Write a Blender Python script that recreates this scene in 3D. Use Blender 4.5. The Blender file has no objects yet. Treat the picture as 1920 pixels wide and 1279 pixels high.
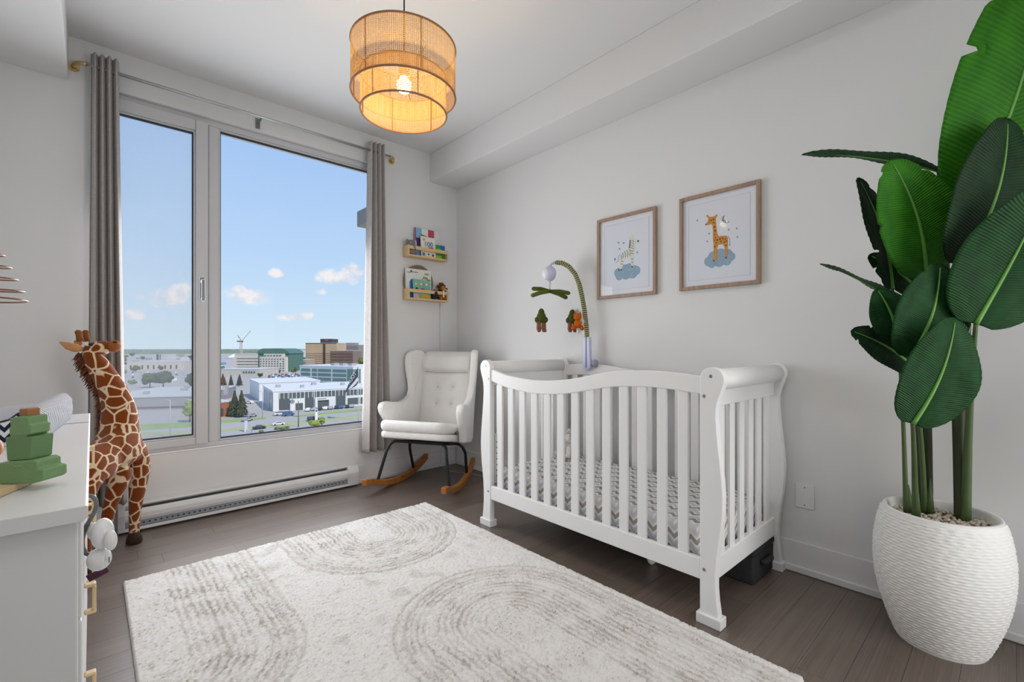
import bpy, bmesh, math, random
import numpy as np
def text_mesh(o):
    bpy.context.view_layer.update()
    me = bpy.data.meshes.new_from_object(o); n = bpy.data.objects.new('lettering', me); COL.objects.link(n)
    n.parent = o.parent; n.location = o.location; n.rotation_mode = o.rotation_mode
    n.rotation_euler = o.rotation_euler; n.rotation_quaternion = o.rotation_quaternion
    bpy.data.objects.remove(o); return n
from mathutils import Vector, Matrix
random.seed(7)
PI = math.pi
scene = bpy.context.scene
COL = scene.collection

# ------------------------------------------------------------------ camera
F, PX, HY, CH = 864.0, 960.0, 651.0, 1.1        # focal length in px, principal x, horizon row, eye height
YAW = math.radians(42.38)
S_, C_ = math.sin(YAW), math.cos(YAW)
cam = bpy.data.cameras.new('camera')
cam.sensor_width = 36.0
cam.lens = F / 1920 * 36
cam.shift_y = (HY - 639.5) / 1920
cam.clip_start, cam.clip_end = 0.02, 9000
camo = bpy.data.objects.new('camera', cam)
camo.location = (0, 0, CH)
camo.rotation_euler = (PI / 2, 0, -YAW)
COL.objects.link(camo)
scene.camera = camo
scene.view_settings.view_transform = 'Standard'
scene.view_settings.look = 'None'
scene.view_settings.exposure = -.05
scene.view_settings.gamma = 1.0
scene.view_settings.use_curve_mapping = False

def ray(px, py):
    l = (px - PX) / F
    return (S_ + l * C_, C_ - l * S_, (HY - py) / F)
def on_z(px, py, z=0.0):
    r = ray(px, py); t = (z - CH) / r[2]; return Vector((r[0] * t, r[1] * t, z))
def on_x(px, py, x):
    r = ray(px, py); t = x / r[0]; return Vector((x, r[1] * t, CH + r[2] * t))
def on_y(px, py, y):
    r = ray(px, py); t = y / r[1]; return Vector((r[0] * t, y, CH + r[2] * t))
def on_d(px, py, t):
    r = ray(px, py); return Vector((r[0] * t, r[1] * t, CH + r[2] * t))

# ------------------------------------------------------------------ node helpers
def lin(h):
    h = h.lstrip('#'); o = []
    for i in (0, 2, 4):
        v = int(h[i:i + 2], 16) / 255
        o.append(v / 12.92 if v <= .04045 else ((v + .055) / 1.055) ** 2.4)
    return (*o, 1)
class NT:
    def __init__(s, tree): s.t = tree; s.n = tree.nodes; s.l = tree.links
    def new(s, typ, **kw):
        n = s.n.new(typ)
        for k, v in kw.items():
            if k.startswith('i_'):
                key = k[2:]
                key = int(key) if key.isdigit() else key.replace('_', ' ')
                s.put(n.inputs[key], v)
            else: setattr(n, k, v)
        return n
    def put(s, sock, v):
        if hasattr(v, 'is_output') or isinstance(v, bpy.types.NodeSocket): s.l.new(v, sock)
        else: sock.default_value = v
    def m(s, op, a, b=None, c=None):
        n = s.n.new('ShaderNodeMath'); n.operation = op
        s.put(n.inputs[0], a)
        if b is not None: s.put(n.inputs[1], b)
        if c is not None: s.put(n.inputs[2], c)
        return n.outputs[0]
    def mix(s, f, a, b):
        n = s.n.new('ShaderNodeMix'); n.data_type = 'RGBA'
        s.put(n.inputs[0], f); s.put(n.inputs[6], a); s.put(n.inputs[7], b)
        return n.outputs[2]
    def ramp(s, f, stops, interp='LINEAR'):
        n = s.n.new('ShaderNodeValToRGB'); r = n.color_ramp; r.interpolation = interp
        while len(r.elements) < len(stops): r.elements.new(.5)
        for e, (p, c) in zip(r.elements, stops): e.position = p; e.color = c
        s.put(n.inputs[0], f)
        return n.outputs[0]

# ------------------------------------------------------------------ world: clear blue sky with a few fair-weather clouds
w = bpy.data.worlds.new('sky'); scene.world = w; w.use_nodes = True
g = NT(w.node_tree); g.n.clear()
tc = g.new('ShaderNodeTexCoord'); sp = g.new('ShaderNodeSeparateXYZ', i_0=tc.outputs['Generated'])
X, Y, Z = sp.outputs
el = g.m('ARCTAN2', Z, g.m('SQRT', g.m('ADD', g.m('MULTIPLY', X, X), g.m('MULTIPLY', Y, Y))))
az = g.m('ARCTAN2', X, Y)
sky = g.ramp(g.m('ADD', g.m('DIVIDE', el, 1.6), .05), [(0, lin('#dcebf3')), (.05, lin('#d6edfb')), (.16, lin('#bcdbfc')), (.34, lin('#9dc1f5')), (.62, lin('#7fa9e8'))])
CL = [(318, 560, 58, 24), (345, 546, 32, 20), (465, 556, 56, 18), (450, 545, 22, 12), (552, 596, 48, 9), (570, 591, 26, 8), (640, 521, 54, 17), (664, 508, 36, 19), (516, 513, 18, 10), (253, 590, 32, 13), (602, 548, 14, 7)]
PER = 2 * PI / 6
azw = g.m('MODULO', g.m('ADD', az, PER * 3.5), PER)
nz = g.new('ShaderNodeTexNoise', i_Vector=tc.outputs['Generated'], i_Scale=34.0, i_Detail=6.0, i_Roughness=.6)
nzv = g.m('MULTIPLY', g.m('SUBTRACT', nz.outputs[0], .5), 3.0)
dens = None
for (px, py, wx, wy) in CL:
    r = ray(px, py); a0 = (math.atan2(r[0], r[1]) + PER * 3.5) % PER
    e0 = math.atan2(r[2], math.hypot(r[0], r[1])); k = 1 / math.hypot(r[0], r[1])
    hw = wx / F * k * k; hh = wy / F * k
    dx = g.m('DIVIDE', g.m('SUBTRACT', azw, a0), hw); dy = g.m('DIVIDE', g.m('SUBTRACT', el, e0), hh)
    d = g.m('SUBTRACT', 1.0, g.m('ADD', g.m('MULTIPLY', dx, dx), g.m('MULTIPLY', dy, dy)))
    dens = d if dens is None else g.m('MAXIMUM', dens, d)
cd = g.new('ShaderNodeMapRange', interpolation_type='SMOOTHSTEP', i_0=g.m('ADD', dens, nzv), i_1=.05, i_2=1.15)
cloud = g.ramp(g.m('ADD', g.m('MULTIPLY', nz.outputs[0], .9), .05), [(.3, lin('#d9d6e2')), (.55, lin('#fbf6f5'))])
skc = g.mix(g.m('MULTIPLY', cd.outputs[0], .92), sky, cloud)
bg = g.new('ShaderNodeBackground', i_Color=skc, i_Strength=1.0)
g.l.new(bg.outputs[0], g.new('ShaderNodeOutputWorld').inputs[0])

# sun high behind the building: it lights the town, never the room
sun = bpy.data.lights.new('sun', 'SUN'); sun.energy = 3.0; sun.angle = .02; sun.color = (1, .92, .80)
so = bpy.data.objects.new('sun', sun); so.rotation_euler = (math.radians(44), 0, math.radians(12)); so.location = (0, -20, 60); COL.objects.link(so)
# daylight entering through the window opening
ar = bpy.data.lights.new('window_daylight', 'AREA'); ar.shape = 'RECTANGLE'; ar.size = 1.68; ar.size_y = 1.42; ar.energy = 39; ar.spread = math.radians(170); ar.color = (.97, .985, 1)
ao = bpy.data.objects.new('window_daylight', ar); ao.location = (.85, 3.6, 1.18); ao.rotation_euler = (-PI / 2, 0, 0); COL.objects.link(ao)
# unseen fill lamp added under the ceiling to brighten the room
ar2 = bpy.data.lights.new('ceiling_fill_light', 'AREA'); ar2.shape = 'DISK'; ar2.size = 1.2; ar2.energy = 13; ar2.color = (1, .985, .965)
ao2 = bpy.data.objects.new('ceiling_fill_light', ar2); ao2.location = (.8, -.05, 2.82); COL.objects.link(ao2)
# unseen fill lamp added before the closed near wall, aimed into the room
ar3 = bpy.data.lights.new('near_wall_fill_light', 'AREA'); ar3.shape = 'RECTANGLE'; ar3.size = .95; ar3.size_y = 2.0; ar3.energy = 10; ar3.spread = math.radians(95); ar3.color = (1, .985, .965)
ao3 = bpy.data.objects.new('near_wall_fill_light', ar3); ao3.location = (1.8, -1.15, 1.05); ao3.rotation_euler = (PI / 2, 0, 0); COL.objects.link(ao3)

# ------------------------------------------------------------------ mesh helpers
class B:
    def __init__(s): s.v = []; s.f = []
    def add(s, vs, fs):
        o = len(s.v); s.v += [tuple(v) for v in vs]; s.f += [tuple(i + o for i in f) for f in fs]; return s
    def box(s, x0, x1, y0, y1, z0, z1):
        return s.add([(x0, y0, z0), (x1, y0, z0), (x1, y1, z0), (x0, y1, z0), (x0, y0, z1), (x1, y0, z1), (x1, y1, z1), (x0, y1, z1)],
                     [(0, 3, 2, 1), (4, 5, 6, 7), (0, 1, 5, 4), (1, 2, 6, 5), (2, 3, 7, 6), (3, 0, 4, 7)])
    def obox(s, c, ax, ay, az_):
        c, ax, ay, az_ = map(Vector, (c, ax, ay, az_)); vs = []
        for k in (-1, 1):
            for a, b in ((-1, -1), (1, -1), (1, 1), (-1, 1)): vs.append(c + ax * a + ay * b + az_ * k)
        return s.add(vs, [(0, 3, 2, 1), (4, 5, 6, 7), (0, 1, 5, 4), (1, 2, 6, 5), (2, 3, 7, 6), (3, 0, 4, 7)])
    def tube(s, pts, r, n=10, caps=True, up=None, flat=1.0):
        pts = [Vector(p) for p in pts]; m = len(pts)
        rs = r if isinstance(r, (list, tuple)) else [r] * m
        t0 = (pts[1] - pts[0]).normalized()
        u = Vector(up) if up else (Vector((0, 0, 1)) if abs(t0.z) < .9 else Vector((1, 0, 0)))
        u = (u - t0 * u.dot(t0)).normalized(); vs = []
        for i, p in enumerate(pts):
            t = (pts[min(i + 1, m - 1)] - pts[max(i - 1, 0)]).normalized()
            u = (u - t * u.dot(t)).normalized(); w_ = t.cross(u)
            for k in range(n):
                a = 2 * PI * k / n
                vs.append(p + (u * math.cos(a) * flat + w_ * math.sin(a)) * rs[i])
        fs = [(i * n + k, i * n + (k + 1) % n, (i + 1) * n + (k + 1) % n, (i + 1) * n + k) for i in range(m - 1) for k in range(n)]
        if caps: fs += [tuple(range(n - 1, -1, -1)), tuple((m - 1) * n + k for k in range(n))]
        return s.add(vs, fs)
    def lathe(s, prof, n=32, c=(0, 0, 0), caps=True, M=None):
        vs = []; m = len(prof)
        for r, z in prof:
            for k in range(n):
                a = 2 * PI * k / n; vs.append(Vector((r * math.cos(a), r * math.sin(a), z)))
        if M is not None: vs = [M @ v for v in vs]
        vs = [v + Vector(c) for v in vs]
        fs = [(i * n + k, i * n + (k + 1) % n, (i + 1) * n + (k + 1) % n, (i + 1) * n + k) for i in range(m - 1) for k in range(n)]
        if caps: fs += [tuple(range(n - 1, -1, -1)), tuple((m - 1) * n + k for k in range(n))]
        return s.add(vs, fs)
    def ball(s, c, r, n=16, m=10, M=None):
        if not isinstance(r, (list, tuple)): r = (r, r, r)
        vs = []
        for i in range(m + 1):
            th = PI * i / m
            th = min(max(th, .02), PI - .02)
            for k in range(n):
                a = 2 * PI * k / n
                vs.append(Vector((r[0] * math.sin(th) * math.cos(a), r[1] * math.sin(th) * math.sin(a), -r[2] * math.cos(th))))
        if M is not None: vs = [M @ v for v in vs]
        vs = [v + Vector(c) for v in vs]
        fs = [(i * n + k, i * n + (k + 1) % n, (i + 1) * n + (k + 1) % n, (i + 1) * n + k) for i in range(m) for k in range(n)]
        fs += [tuple(range(n - 1, -1, -1)), tuple(m * n + k for k in range(n))]
        return s.add(vs, fs)
    def prism(s, out, fn, t0, t1):
        n = len(out)
        vs = [fn(a, b, t0) for a, b in out] + [fn(a, b, t1) for a, b in out]
        fs = [tuple(range(n)), tuple(range(2 * n - 1, n - 1, -1))] + [(k, k + n, (k + 1) % n + n, (k + 1) % n) for k in range(n)]
        return s.add(vs, fs)
    def grid(s, fn, nu, nv):
        vs = [fn(i / nu, j / nv) for j in range(nv + 1) for i in range(nu + 1)]
        fs = [(j * (nu + 1) + i, j * (nu + 1) + i + 1, (j + 1) * (nu + 1) + i + 1, (j + 1) * (nu + 1) + i) for j in range(nv) for i in range(nu)]
        return s.add(vs, fs)
def rbox(x0, x1, y0, y1, z0, z1): return B().box(x0, x1, y0, y1, z0, z1)

def obj(name, b, mt, parent=None, smooth=False, bevel=0, seg=2, sub=0, solid=0, loc=None, rot=None, normals=True, ang=None):
    me = bpy.data.meshes.new(name); me.from_pydata([tuple(v) for v in b.v], [], b.f)
    if normals:
        bm = bmesh.new(); bm.from_mesh(me); bmesh.ops.recalc_face_normals(bm, faces=bm.faces); bm.to_mesh(me); bm.free()
    if mt: me.materials.append(mt)
    if smooth:
        me.polygons.foreach_set('use_smooth', [True] * len(me.polygons))
        if ang: me.set_sharp_from_angle(angle=math.radians(ang))
    me.update()
    o = bpy.data.objects.new(name, me); COL.objects.link(o)
    if loc is not None: o.location = loc
    if rot is not None: o.rotation_euler = rot
    if parent is not None: o.parent = parent
    if bevel:
        md = o.modifiers.new('bevel', 'BEVEL'); md.width = bevel; md.segments = seg; md.limit_method = 'ANGLE'; md.angle_limit = .6
    if solid:
        md = o.modifiers.new('solid', 'SOLIDIFY'); md.thickness = solid; md.offset = 0
    if sub:
        md = o.modifiers.new('sub', 'SUBSURF'); md.levels = sub; md.render_levels = sub
    return o
def tag(o, label, cat, group=None, kind=None):
    o['label'] = label; o['category'] = cat
    if group: o['group'] = group
    if kind: o['kind'] = kind
    return o
def thing(name, label, cat, loc=(0, 0, 0), rotz=0, group=None):
    o = bpy.data.objects.new(name, None); COL.objects.link(o); o.empty_display_size = .1
    o.location = loc; o.rotation_euler = (0, 0, rotz)
    return tag(o, label, cat, group)
def struct(o, label=None):
    o['kind'] = 'structure'
    if label: o['label'] = label; 
    return o
def clone(src, parent, loc=None, rot=None, scale=None):
    o = src.copy(); COL.objects.link(o)
    o.parent = parent
    if loc is not None: o.location = loc
    if rot is not None: o.rotation_euler = rot
    if scale is not None: o.scale = scale
    return o
def skin(name, verts, edges, radii, mt, parent=None, sub=2, root=0, smooth=True):
    me = bpy.data.meshes.new(name); me.from_pydata([tuple(v) for v in verts], edges, [])
    o = bpy.data.objects.new(name, me); COL.objects.link(o)
    if parent is not None: o.parent = parent
    md = o.modifiers.new('skin', 'SKIN'); md.use_smooth_shade = True; md.branch_smoothing = .6
    if not me.skin_vertices: me.attributes  # layer is created with the modifier
    sv = me.skin_vertices[0].data
    for i, r in enumerate(radii):
        sv[i].radius = r if isinstance(r, tuple) else (r, r)
        sv[i].use_root = (i == root)
    md = o.modifiers.new('sub', 'SUBSURF'); md.levels = sub; md.render_levels = sub
    me.materials.append(mt)
    return o
def loc_of(o):  # a shift so that parts written in world coordinates hang under an Empty at the thing's base
    return -Vector(o.location)

# ------------------------------------------------------------------ materials
MATS = {}
def mat(name, col, rough=.5, metal=0, bump=0, bscale=50, var=0, vscale=8, spec=.5, trans=0, sheen=0, coat=0, bdist=.01, vdet=3):
    if name in MATS: return MATS[name]
    m = bpy.data.materials.new(name); m.use_nodes = True
    g = NT(m.node_tree); p = g.n['Principled BSDF']
    c = lin(col) if isinstance(col, str) else col
    p.inputs['Base Color'].default_value = c
    p.inputs['Roughness'].default_value = rough; p.inputs['Metallic'].default_value = metal
    p.inputs['Specular IOR Level'].default_value = spec
    if sheen: p.inputs['Sheen Weight'].default_value = sheen
    if coat: p.inputs['Coat Weight'].default_value = coat
    if var or bump:
        t = g.new('ShaderNodeTexCoord')
    if var:
        nzn = g.new('ShaderNodeTexNoise', i_Vector=t.outputs['Object'], i_Scale=vscale, i_Detail=vdet)
        f = g.m('ADD', g.m('MULTIPLY', g.m('SUBTRACT', nzn.outputs[0], .5), var * 2), 1.0)
        hs = g.new('ShaderNodeHueSaturation', i_Color=c, i_Value=f)
        g.l.new(hs.outputs[0], p.inputs['Base Color'])
    if bump:
        nb = g.new('ShaderNodeTexNoise', i_Vector=t.outputs['Object'], i_Scale=bscale, i_Detail=2)
        bn = g.new('ShaderNodeBump', i_Strength=bump, i_Distance=bdist, i_Height=nb.outputs[0])
        g.l.new(bn.outputs[0], p.inputs['Normal'])
    MATS[name] = m
    return m
def emis(name, col, st):
    m = bpy.data.materials.new(name); m.use_nodes = True
    g = NT(m.node_tree); p = g.n['Principled BSDF']
    p.inputs['Base Color'].default_value = lin(col); p.inputs['Emission Color'].default_value = lin(col); p.inputs['Emission Strength'].default_value = st
    return m

WALL = mat('wall_paint', '#e0e0e0', .85, bump=.03, bscale=220)
CEIL = mat('ceiling_paint', '#dedede', .9)
TRIM = mat('trim_paint', '#e2e2e3', .45)
WHITE = mat('white_lacquer', '#e9e9e9', .38, bump=.01, bscale=60)
VINYL = mat('white_vinyl', '#cacacc', .35)
GASK = mat('black_gasket', '#16181c', .6)
GREYMET = mat('grey_metal', '#7f8286', .4, metal=.6)
DARKG = mat('dark_grey', '#4a4c50', .6)
BLACKMET = mat('black_metal', '#1b1c1e', .42, metal=.3)
BRASS = mat('pale_brass', '#c8b27a', .3, metal=.85)
STEEL = mat('steel', '#c9c9cb', .3, metal=.9)
SCREWM = mat('screw_steel', '#8d8d8d', .35, metal=.9)
LWOOD = mat('light_birch', '#e3c79a', .5, var=.06, vscale=30)
PINE = mat('pine', '#dcb88a', .55, var=.07, vscale=25)
DKHOLE = mat('dark_hole', '#222326', .8)

def wood(name, c1, c2, rough=.45, axis=0, scale=9, rnd=True, spec=.4, bump=.08):
    m = bpy.data.materials.new(name); m.use_nodes = True
    g = NT(m.node_tree); p = g.n['Principled BSDF']
    t = g.new('ShaderNodeTexCoord'); oi = g.new('ShaderNodeObjectInfo')
    sc = [1.0, 1.0, 1.0]; 
    for i in range(3): sc[i] = scale * (.12 if i == axis else 1.6)
    mp = g.new('ShaderNodeMapping', i_Vector=t.outputs['Object']); mp.inputs['Scale'].default_value = sc
    off = g.new('ShaderNodeVectorMath', operation='MULTIPLY_ADD')
    g.l.new(oi.outputs['Random'], off.inputs[0]); off.inputs[1].default_value = (37, 61, 23); g.l.new(mp.outputs[0], off.inputs[2])
    n1 = g.new('ShaderNodeTexNoise', i_Vector=off.outputs[0], i_Scale=1.6, i_Detail=6, i_Roughness=.62, i_Distortion=.6)
    n2 = g.new('ShaderNodeTexNoise', i_Vector=off.outputs[0], i_Scale=9, i_Detail=3, i_Roughness=.7)
    f = g.m('ADD', g.m('MULTIPLY', n1.outputs[0], .7), g.m('MULTIPLY', n2.outputs[0], .3))
    c = g.ramp(f, [(.33, lin(c1)), (.66, lin(c2))])
    if rnd:
        v = g.m('ADD', g.m('MULTIPLY', oi.outputs['Random'], .22), .89)
        c = g.new('ShaderNodeHueSaturation', i_Color=c, i_Value=v).outputs[0]
    g.l.new(c, p.inputs['Base Color'])
    g.l.new(g.m('ADD', g.m('MULTIPLY', f, .25), rough - .12), p.inputs['Roughness'])
    p.inputs['Specular IOR Level'].default_value = spec
    bn = g.new('ShaderNodeBump', i_Strength=bump, i_Distance=.004, i_Height=f); g.l.new(bn.outputs[0], p.inputs['Normal'])
    return m
PLANK = wood('oak_plank', '#53473f', '#786a60', .40, 0, 9, spec=1.0, bump=.04)
ROCKW = wood('teak', '#8a5222', '#bd7c3c', .35, 0, 14, rnd=False)
FRAMEW = wood('frame_walnut', '#8d7461', '#b09683', .5, 2, 24, rnd=False)

# fabrics
def weave(name, col, sc=900, var=.18, rough=.9, stripe=None):
    m = bpy.data.materials.new(name); m.use_nodes = True
    g = NT(m.node_tree); p = g.n['Principled BSDF']; t = g.new('ShaderNodeTexCoord')
    mp = g.new('ShaderNodeMapping', i_Vector=t.outputs['Object']); mp.inputs['Scale'].default_value = (1, 1, .12)
    n1 = g.new('ShaderNodeTexNoise', i_Vector=mp.outputs[0], i_Scale=sc * .25, i_Detail=2)
    mp2 = g.new('ShaderNodeMapping', i_Vector=t.outputs['Object']); mp2.inputs['Scale'].default_value = (.12, .12, 1)
    n2 = g.new('ShaderNodeTexNoise', i_Vector=mp2.outputs[0], i_Scale=sc * .25, i_Detail=2)
    f = g.m('ADD', g.m('MULTIPLY', g.m('SUBTRACT', g.m('ADD', n1.outputs[0], n2.outputs[0]), 1.0), var * 2.2), 1.0)
    hs = g.new('ShaderNodeHueSaturation', i_Color=lin(col), i_Value=f)
    g.l.new(hs.outputs[0], p.inputs['Base Color']); p.inputs['Roughness'].default_value = rough; p.inputs['Specular IOR Level'].default_value = .1
    return m
CURT = weave('curtain_linen', '#b8b3b0')
BOUCLE = mat('boucle', '#f6f4f1', .95, bump=.9, bscale=190, bdist=.006, spec=.1, sheen=.3, var=.05, vscale=160)
DKFAB = weave('dark_grey_fabric', '#3a3a3c', 700)

def zig(name, cols, period, amp, wl, uax, vax, white='#eceaea', thr=.5):
    """chevron cloth: stripes across axis vax, zigzag along uax (object axes)"""
    m = bpy.data.materials.new(name); m.use_nodes = True
    g = NT(m.node_tree); p = g.n['Principled BSDF']; t = g.new('ShaderNodeTexCoord'); s = g.new('ShaderNodeSeparateXYZ', i_0=t.outputs['Object'])
    def axis(a):
        o = None
        for i, k in enumerate(a):
            if k:
                e = g.m('MULTIPLY', s.outputs[i], k); o = e if o is None else g.m('ADD', o, e)
        return o
    u = axis(uax); v = axis(vax)
    z = g.m('MULTIPLY', g.m('PINGPONG', g.m('ADD', u, 50.0), wl / 2), amp * 2 / wl)
    q = g.m('DIVIDE', g.m('ADD', g.m('ADD', v, z), 50.0), period)
    fr = g.m('FRACT', q); st = g.m('LESS_THAN', fr, thr)
    k = len(cols)
    idx = g.m('DIVIDE', g.m('MODULO', g.m('FLOOR', q), float(k)), float(k))
    stops = [(i / k + (0 if i == 0 else -.01), lin(c)) for i, c in enumerate(cols)]
    cc = g.ramp(idx, stops, 'CONSTANT') if k > 1 else None
    c = g.mix(st, lin(white), cc if cc is not None else lin(cols[0]))
    g.l.new(c, p.inputs['Base Color']); p.inputs['Roughness'].default_value = .9; p.inputs['Specular IOR Level'].default_value = .1
    return m

# glass: clear pane with a mirror sheen at grazing angles
def pane(name, tint=(1, 1, 1, 1), refl=1.0, haze=0, haze_col='#cfd3d6'):
    m = bpy.data.materials.new(name); m.use_nodes = True
    g = NT(m.node_tree); g.n.remove(g.n['Principled BSDF']); out = g.n['Material Output']
    tr = g.new('ShaderNodeBsdfTransparent', i_Color=tint); gl = g.new('ShaderNodeBsdfGlossy', i_Roughness=.0)
    lw = g.new('ShaderNodeLayerWeight', i_Blend=.5)
    fr = g.m('ADD', g.m('MULTIPLY', g.m('POWER', lw.outputs['Facing'], 5.0), .95), .045)
    mx = g.new('ShaderNodeMixShader', i_0=g.m('MULTIPLY', fr, refl), i_1=tr.outputs[0], i_2=gl.outputs[0])
    if haze:  # pale diffuse layer that paints reflected haze onto the glass
        df = g.new('ShaderNodeBsdfDiffuse', i_Color=lin(haze_col)); tl = g.new('ShaderNodeBsdfTranslucent', i_Color=lin(haze_col))
        ad = g.new('ShaderNodeMixShader', i_0=.6, i_1=df.outputs[0], i_2=tl.outputs[0])
        mx = g.new('ShaderNodeMixShader', i_0=haze, i_1=mx.outputs[0], i_2=ad.outputs[0])
    g.l.new(mx.outputs[0], out.inputs[0])
    return m

# ================================================================== THE ROOM
Y0, X1, XL, YN, HC = 3.59, 2.563, -.56, -1.2, 2.85
# floor: dark underlay with single planks
floor = struct(obj('floor', rbox(XL - .1, X1 + .1, YN - .1, Y0 + .2, -.2, -.016), mat('underlay', '#15110f', .9)), 'dark oak plank floor')
um = bpy.data.meshes.new('plank'); ub = B()
ub.box(-.5, .5, -.5, .5, -.5, .5); um.from_pydata(ub.v, [], ub.f); um.materials.append(PLANK)
PW = .128; row = 0; y = Y0 - .005
while y > YN:
    x = XL - random.uniform(0, 1.1)
    if row == 0: x = XL - .3
    while x < X1:
        L = random.choice((.9, 1.2, 1.5, 1.8))
        a, b_ = max(x, XL), min(x + L, X1)
        if b_ - a > .04:
            o = bpy.data.objects.new('plank', um); COL.objects.link(o); o.parent = floor
            o.location = ((a + b_) / 2, y - PW / 2, -.008); o.scale = (b_ - a - .0009, PW - .0009, .016)
        x += L
    y -= PW; row += 1
ceiling = struct(obj('ceiling', rbox(XL - .1, X1 + .1, YN - .1, Y0 + .2, HC, HC + .15), CEIL), 'plain white ceiling')
struct(obj('wall_right', rbox(X1, X1 + .15, YN - .1, Y0 + .25, -.2, HC), WALL), 'plain white wall behind the crib')
struct(obj('wall_left', rbox(XL - .15, XL, YN - .1, Y0 + .25, -.2, HC), WALL), 'white wall behind the dresser')
struct(obj('wall_near', rbox(XL, X1, YN - .15, YN, -.2, HC), WALL), 'white wall behind the camera')
OX0, OX1, OZ0, OZ1 = .0, 1.79, .438, 2.615       # window opening
wb = B().box(XL, OX0, Y0, Y0 + .25, -.2, HC).box(OX1, X1, Y0, Y0 + .25, -.2, HC).box(OX0, OX1, Y0, Y0 + .25, -.2, OZ0).box(OX0, OX1, Y0, Y0 + .25, OZ1, HC)
struct(obj('wall_far', wb, WALL), 'white wall around the tall window')
struct(obj('trim_1', rbox(2.265, X1, YN, Y0, 2.598, HC), WALL, bevel=.004), 'boxed white bulkhead along the top of the right wall')
struct(obj('trim_2', rbox(XL, -.097, YN, Y0, 2.598, HC), WALL, bevel=.004), 'boxed white bulkhead above the dresser')
# baseboards with shoe moulding
bb = struct(obj('baseboard_right', rbox(X1 - .014, X1, YN, Y0, .001, .15), TRIM, bevel=.003), 'white baseboard along the right wall')
obj('shoe_moulding', rbox(X1 - .028, X1 - .014, YN, Y0, .001, .036), TRIM, bb, bevel=.006)
bb = struct(obj('baseboard_far', rbox(1.57, X1 - .028, Y0 - .014, Y0, .001, .145), TRIM, bevel=.003), 'white baseboard below the book ledges')
obj('shoe_moulding', rbox(1.57, X1 - .028, Y0 - .028, Y0 - .014, .001, .036), TRIM, bb, bevel=.006)
bb = struct(obj('baseboard_left', rbox(XL, .1, Y0 - .014, Y0, .001, .145), TRIM, bevel=.003), 'white baseboard behind the toy giraffe')
obj('shoe_moulding', rbox(XL, .1, Y0 - .028, Y0 - .014, .001, .036), TRIM, bb, bevel=.006)

# window
win = bpy.data.objects.new('window_1', None); COL.objects.link(win); win.location = (.84, Y0 + .03, OZ0); struct(win, 'tall white vinyl window with opening left sash and fixed right pane')
W0 = loc_of(win)
def wpart(name, x0, x1, y0, y1, z0, z1, m=VINYL, bev=.004, parent=win):
    b = rbox(x0, x1, y0, y1, z0, z1); o = obj(name, b, m, parent, bevel=bev)
    o.location = W0 if parent is win else (0, 0, 0); return o
FY = Y0 + .03
# outer frame: four bars and the mullion half that carries the fixed pane
wpart('frame_bar', OX0, OX0 + .045, FY, FY + .09, OZ0, OZ1); wpart('frame_bar', OX1 - .07, OX1, FY, FY + .09, OZ0, OZ1)
wpart('frame_bar', OX0 + .045, OX1 - .07, FY, FY + .09, OZ1 - .04, OZ1); wpart('frame_bar', OX0 + .045, OX1 - .07, FY, FY + .09, OZ0, OZ0 + .032)
wpart('mullion', .575, .632, FY, FY + .09, OZ0 + .032, OZ1 - .04)
wpart('sill_lip', OX0, OX1, Y0 - .004, FY, OZ0 - .004, OZ0 + .004, TRIM)
# left opening sash, proud of the frame
SX0, SX1, SZ0, SZ1 = OX0 + .02, .5715, OZ0 + .026, OZ1 - .03
for (a, b_, c, d) in ((SX0, SX0 + .07, SZ0, SZ1), (SX1 - .07, SX1, SZ0, SZ1), (SX0 + .07, SX1 - .07, SZ1 - .07, SZ1), (SX0 + .07, SX1 - .07, SZ0, SZ0 + .05)):
    wpart('sash_bar', a, b_, FY - .018, FY + .05, c, d, bev=.006)
GX0, GX1, GZ0, GZ1 = SX0 + .07, SX1 - .07, SZ0 + .05, SZ1 - .07
def bead(x0, x1, z0, z1, y, t=.012, m=VINYL, nm='glazing_bead', dep=.02):
    for (a, b_, c, d) in ((x0, x0 + t, z0, z1), (x1 - t, x1, z0, z1), (x0 + t, x1 - t, z1 - t, z1), (x0 + t, x1 - t, z0, z0 + t)):
        wpart(nm, a, b_, y, y + dep, c, d, m, bev=.002)
bead(GX0, GX1, GZ0, GZ1, FY + .0, .010); bead(GX0 + .010, GX1 - .010, GZ0 + .010, GZ1 - .010, FY + .012, .005, GASK, 'gasket', .03)
pl = pane('window_glass', refl=.03); plh = pane('window_glass_painted_haze', refl=.03, haze=.16, haze_col='#f2f2f2')  # left pane: room reflections imitated by a pale layer in the glass
wpart('pane', GX0 + .01, GX1 - .01, FY + .03, FY + .036, GZ0 + .01, GZ1 - .01, plh, 0)
RX0, RX1, RZ0, RZ1 = .632, OX1 - .07, OZ0 + .032, OZ1 - .04
bead(RX0, RX1, RZ0, RZ1, FY + .012, .012); bead(RX0 + .012, RX1 - .012, RZ0 + .012, RZ1 - .012, FY + .022, .005, GASK, 'gasket', .03)
wpart('pane', RX0 + .012, RX1 - .012, FY + .04, FY + .046, RZ0 + .012, RZ1 - .012, pl, 0)
hd = wpart('handle', .522, .55, FY - .026, FY - .018, 1.42, 1.56, GREYMET, .006)
obj('lever', B().box(.526, .546, FY - .058, FY - .026, 1.515, 1.54).box(.526, .546, FY - .064, FY - .05, 1.40, 1.54), GREYMET, hd, bevel=.006)

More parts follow.
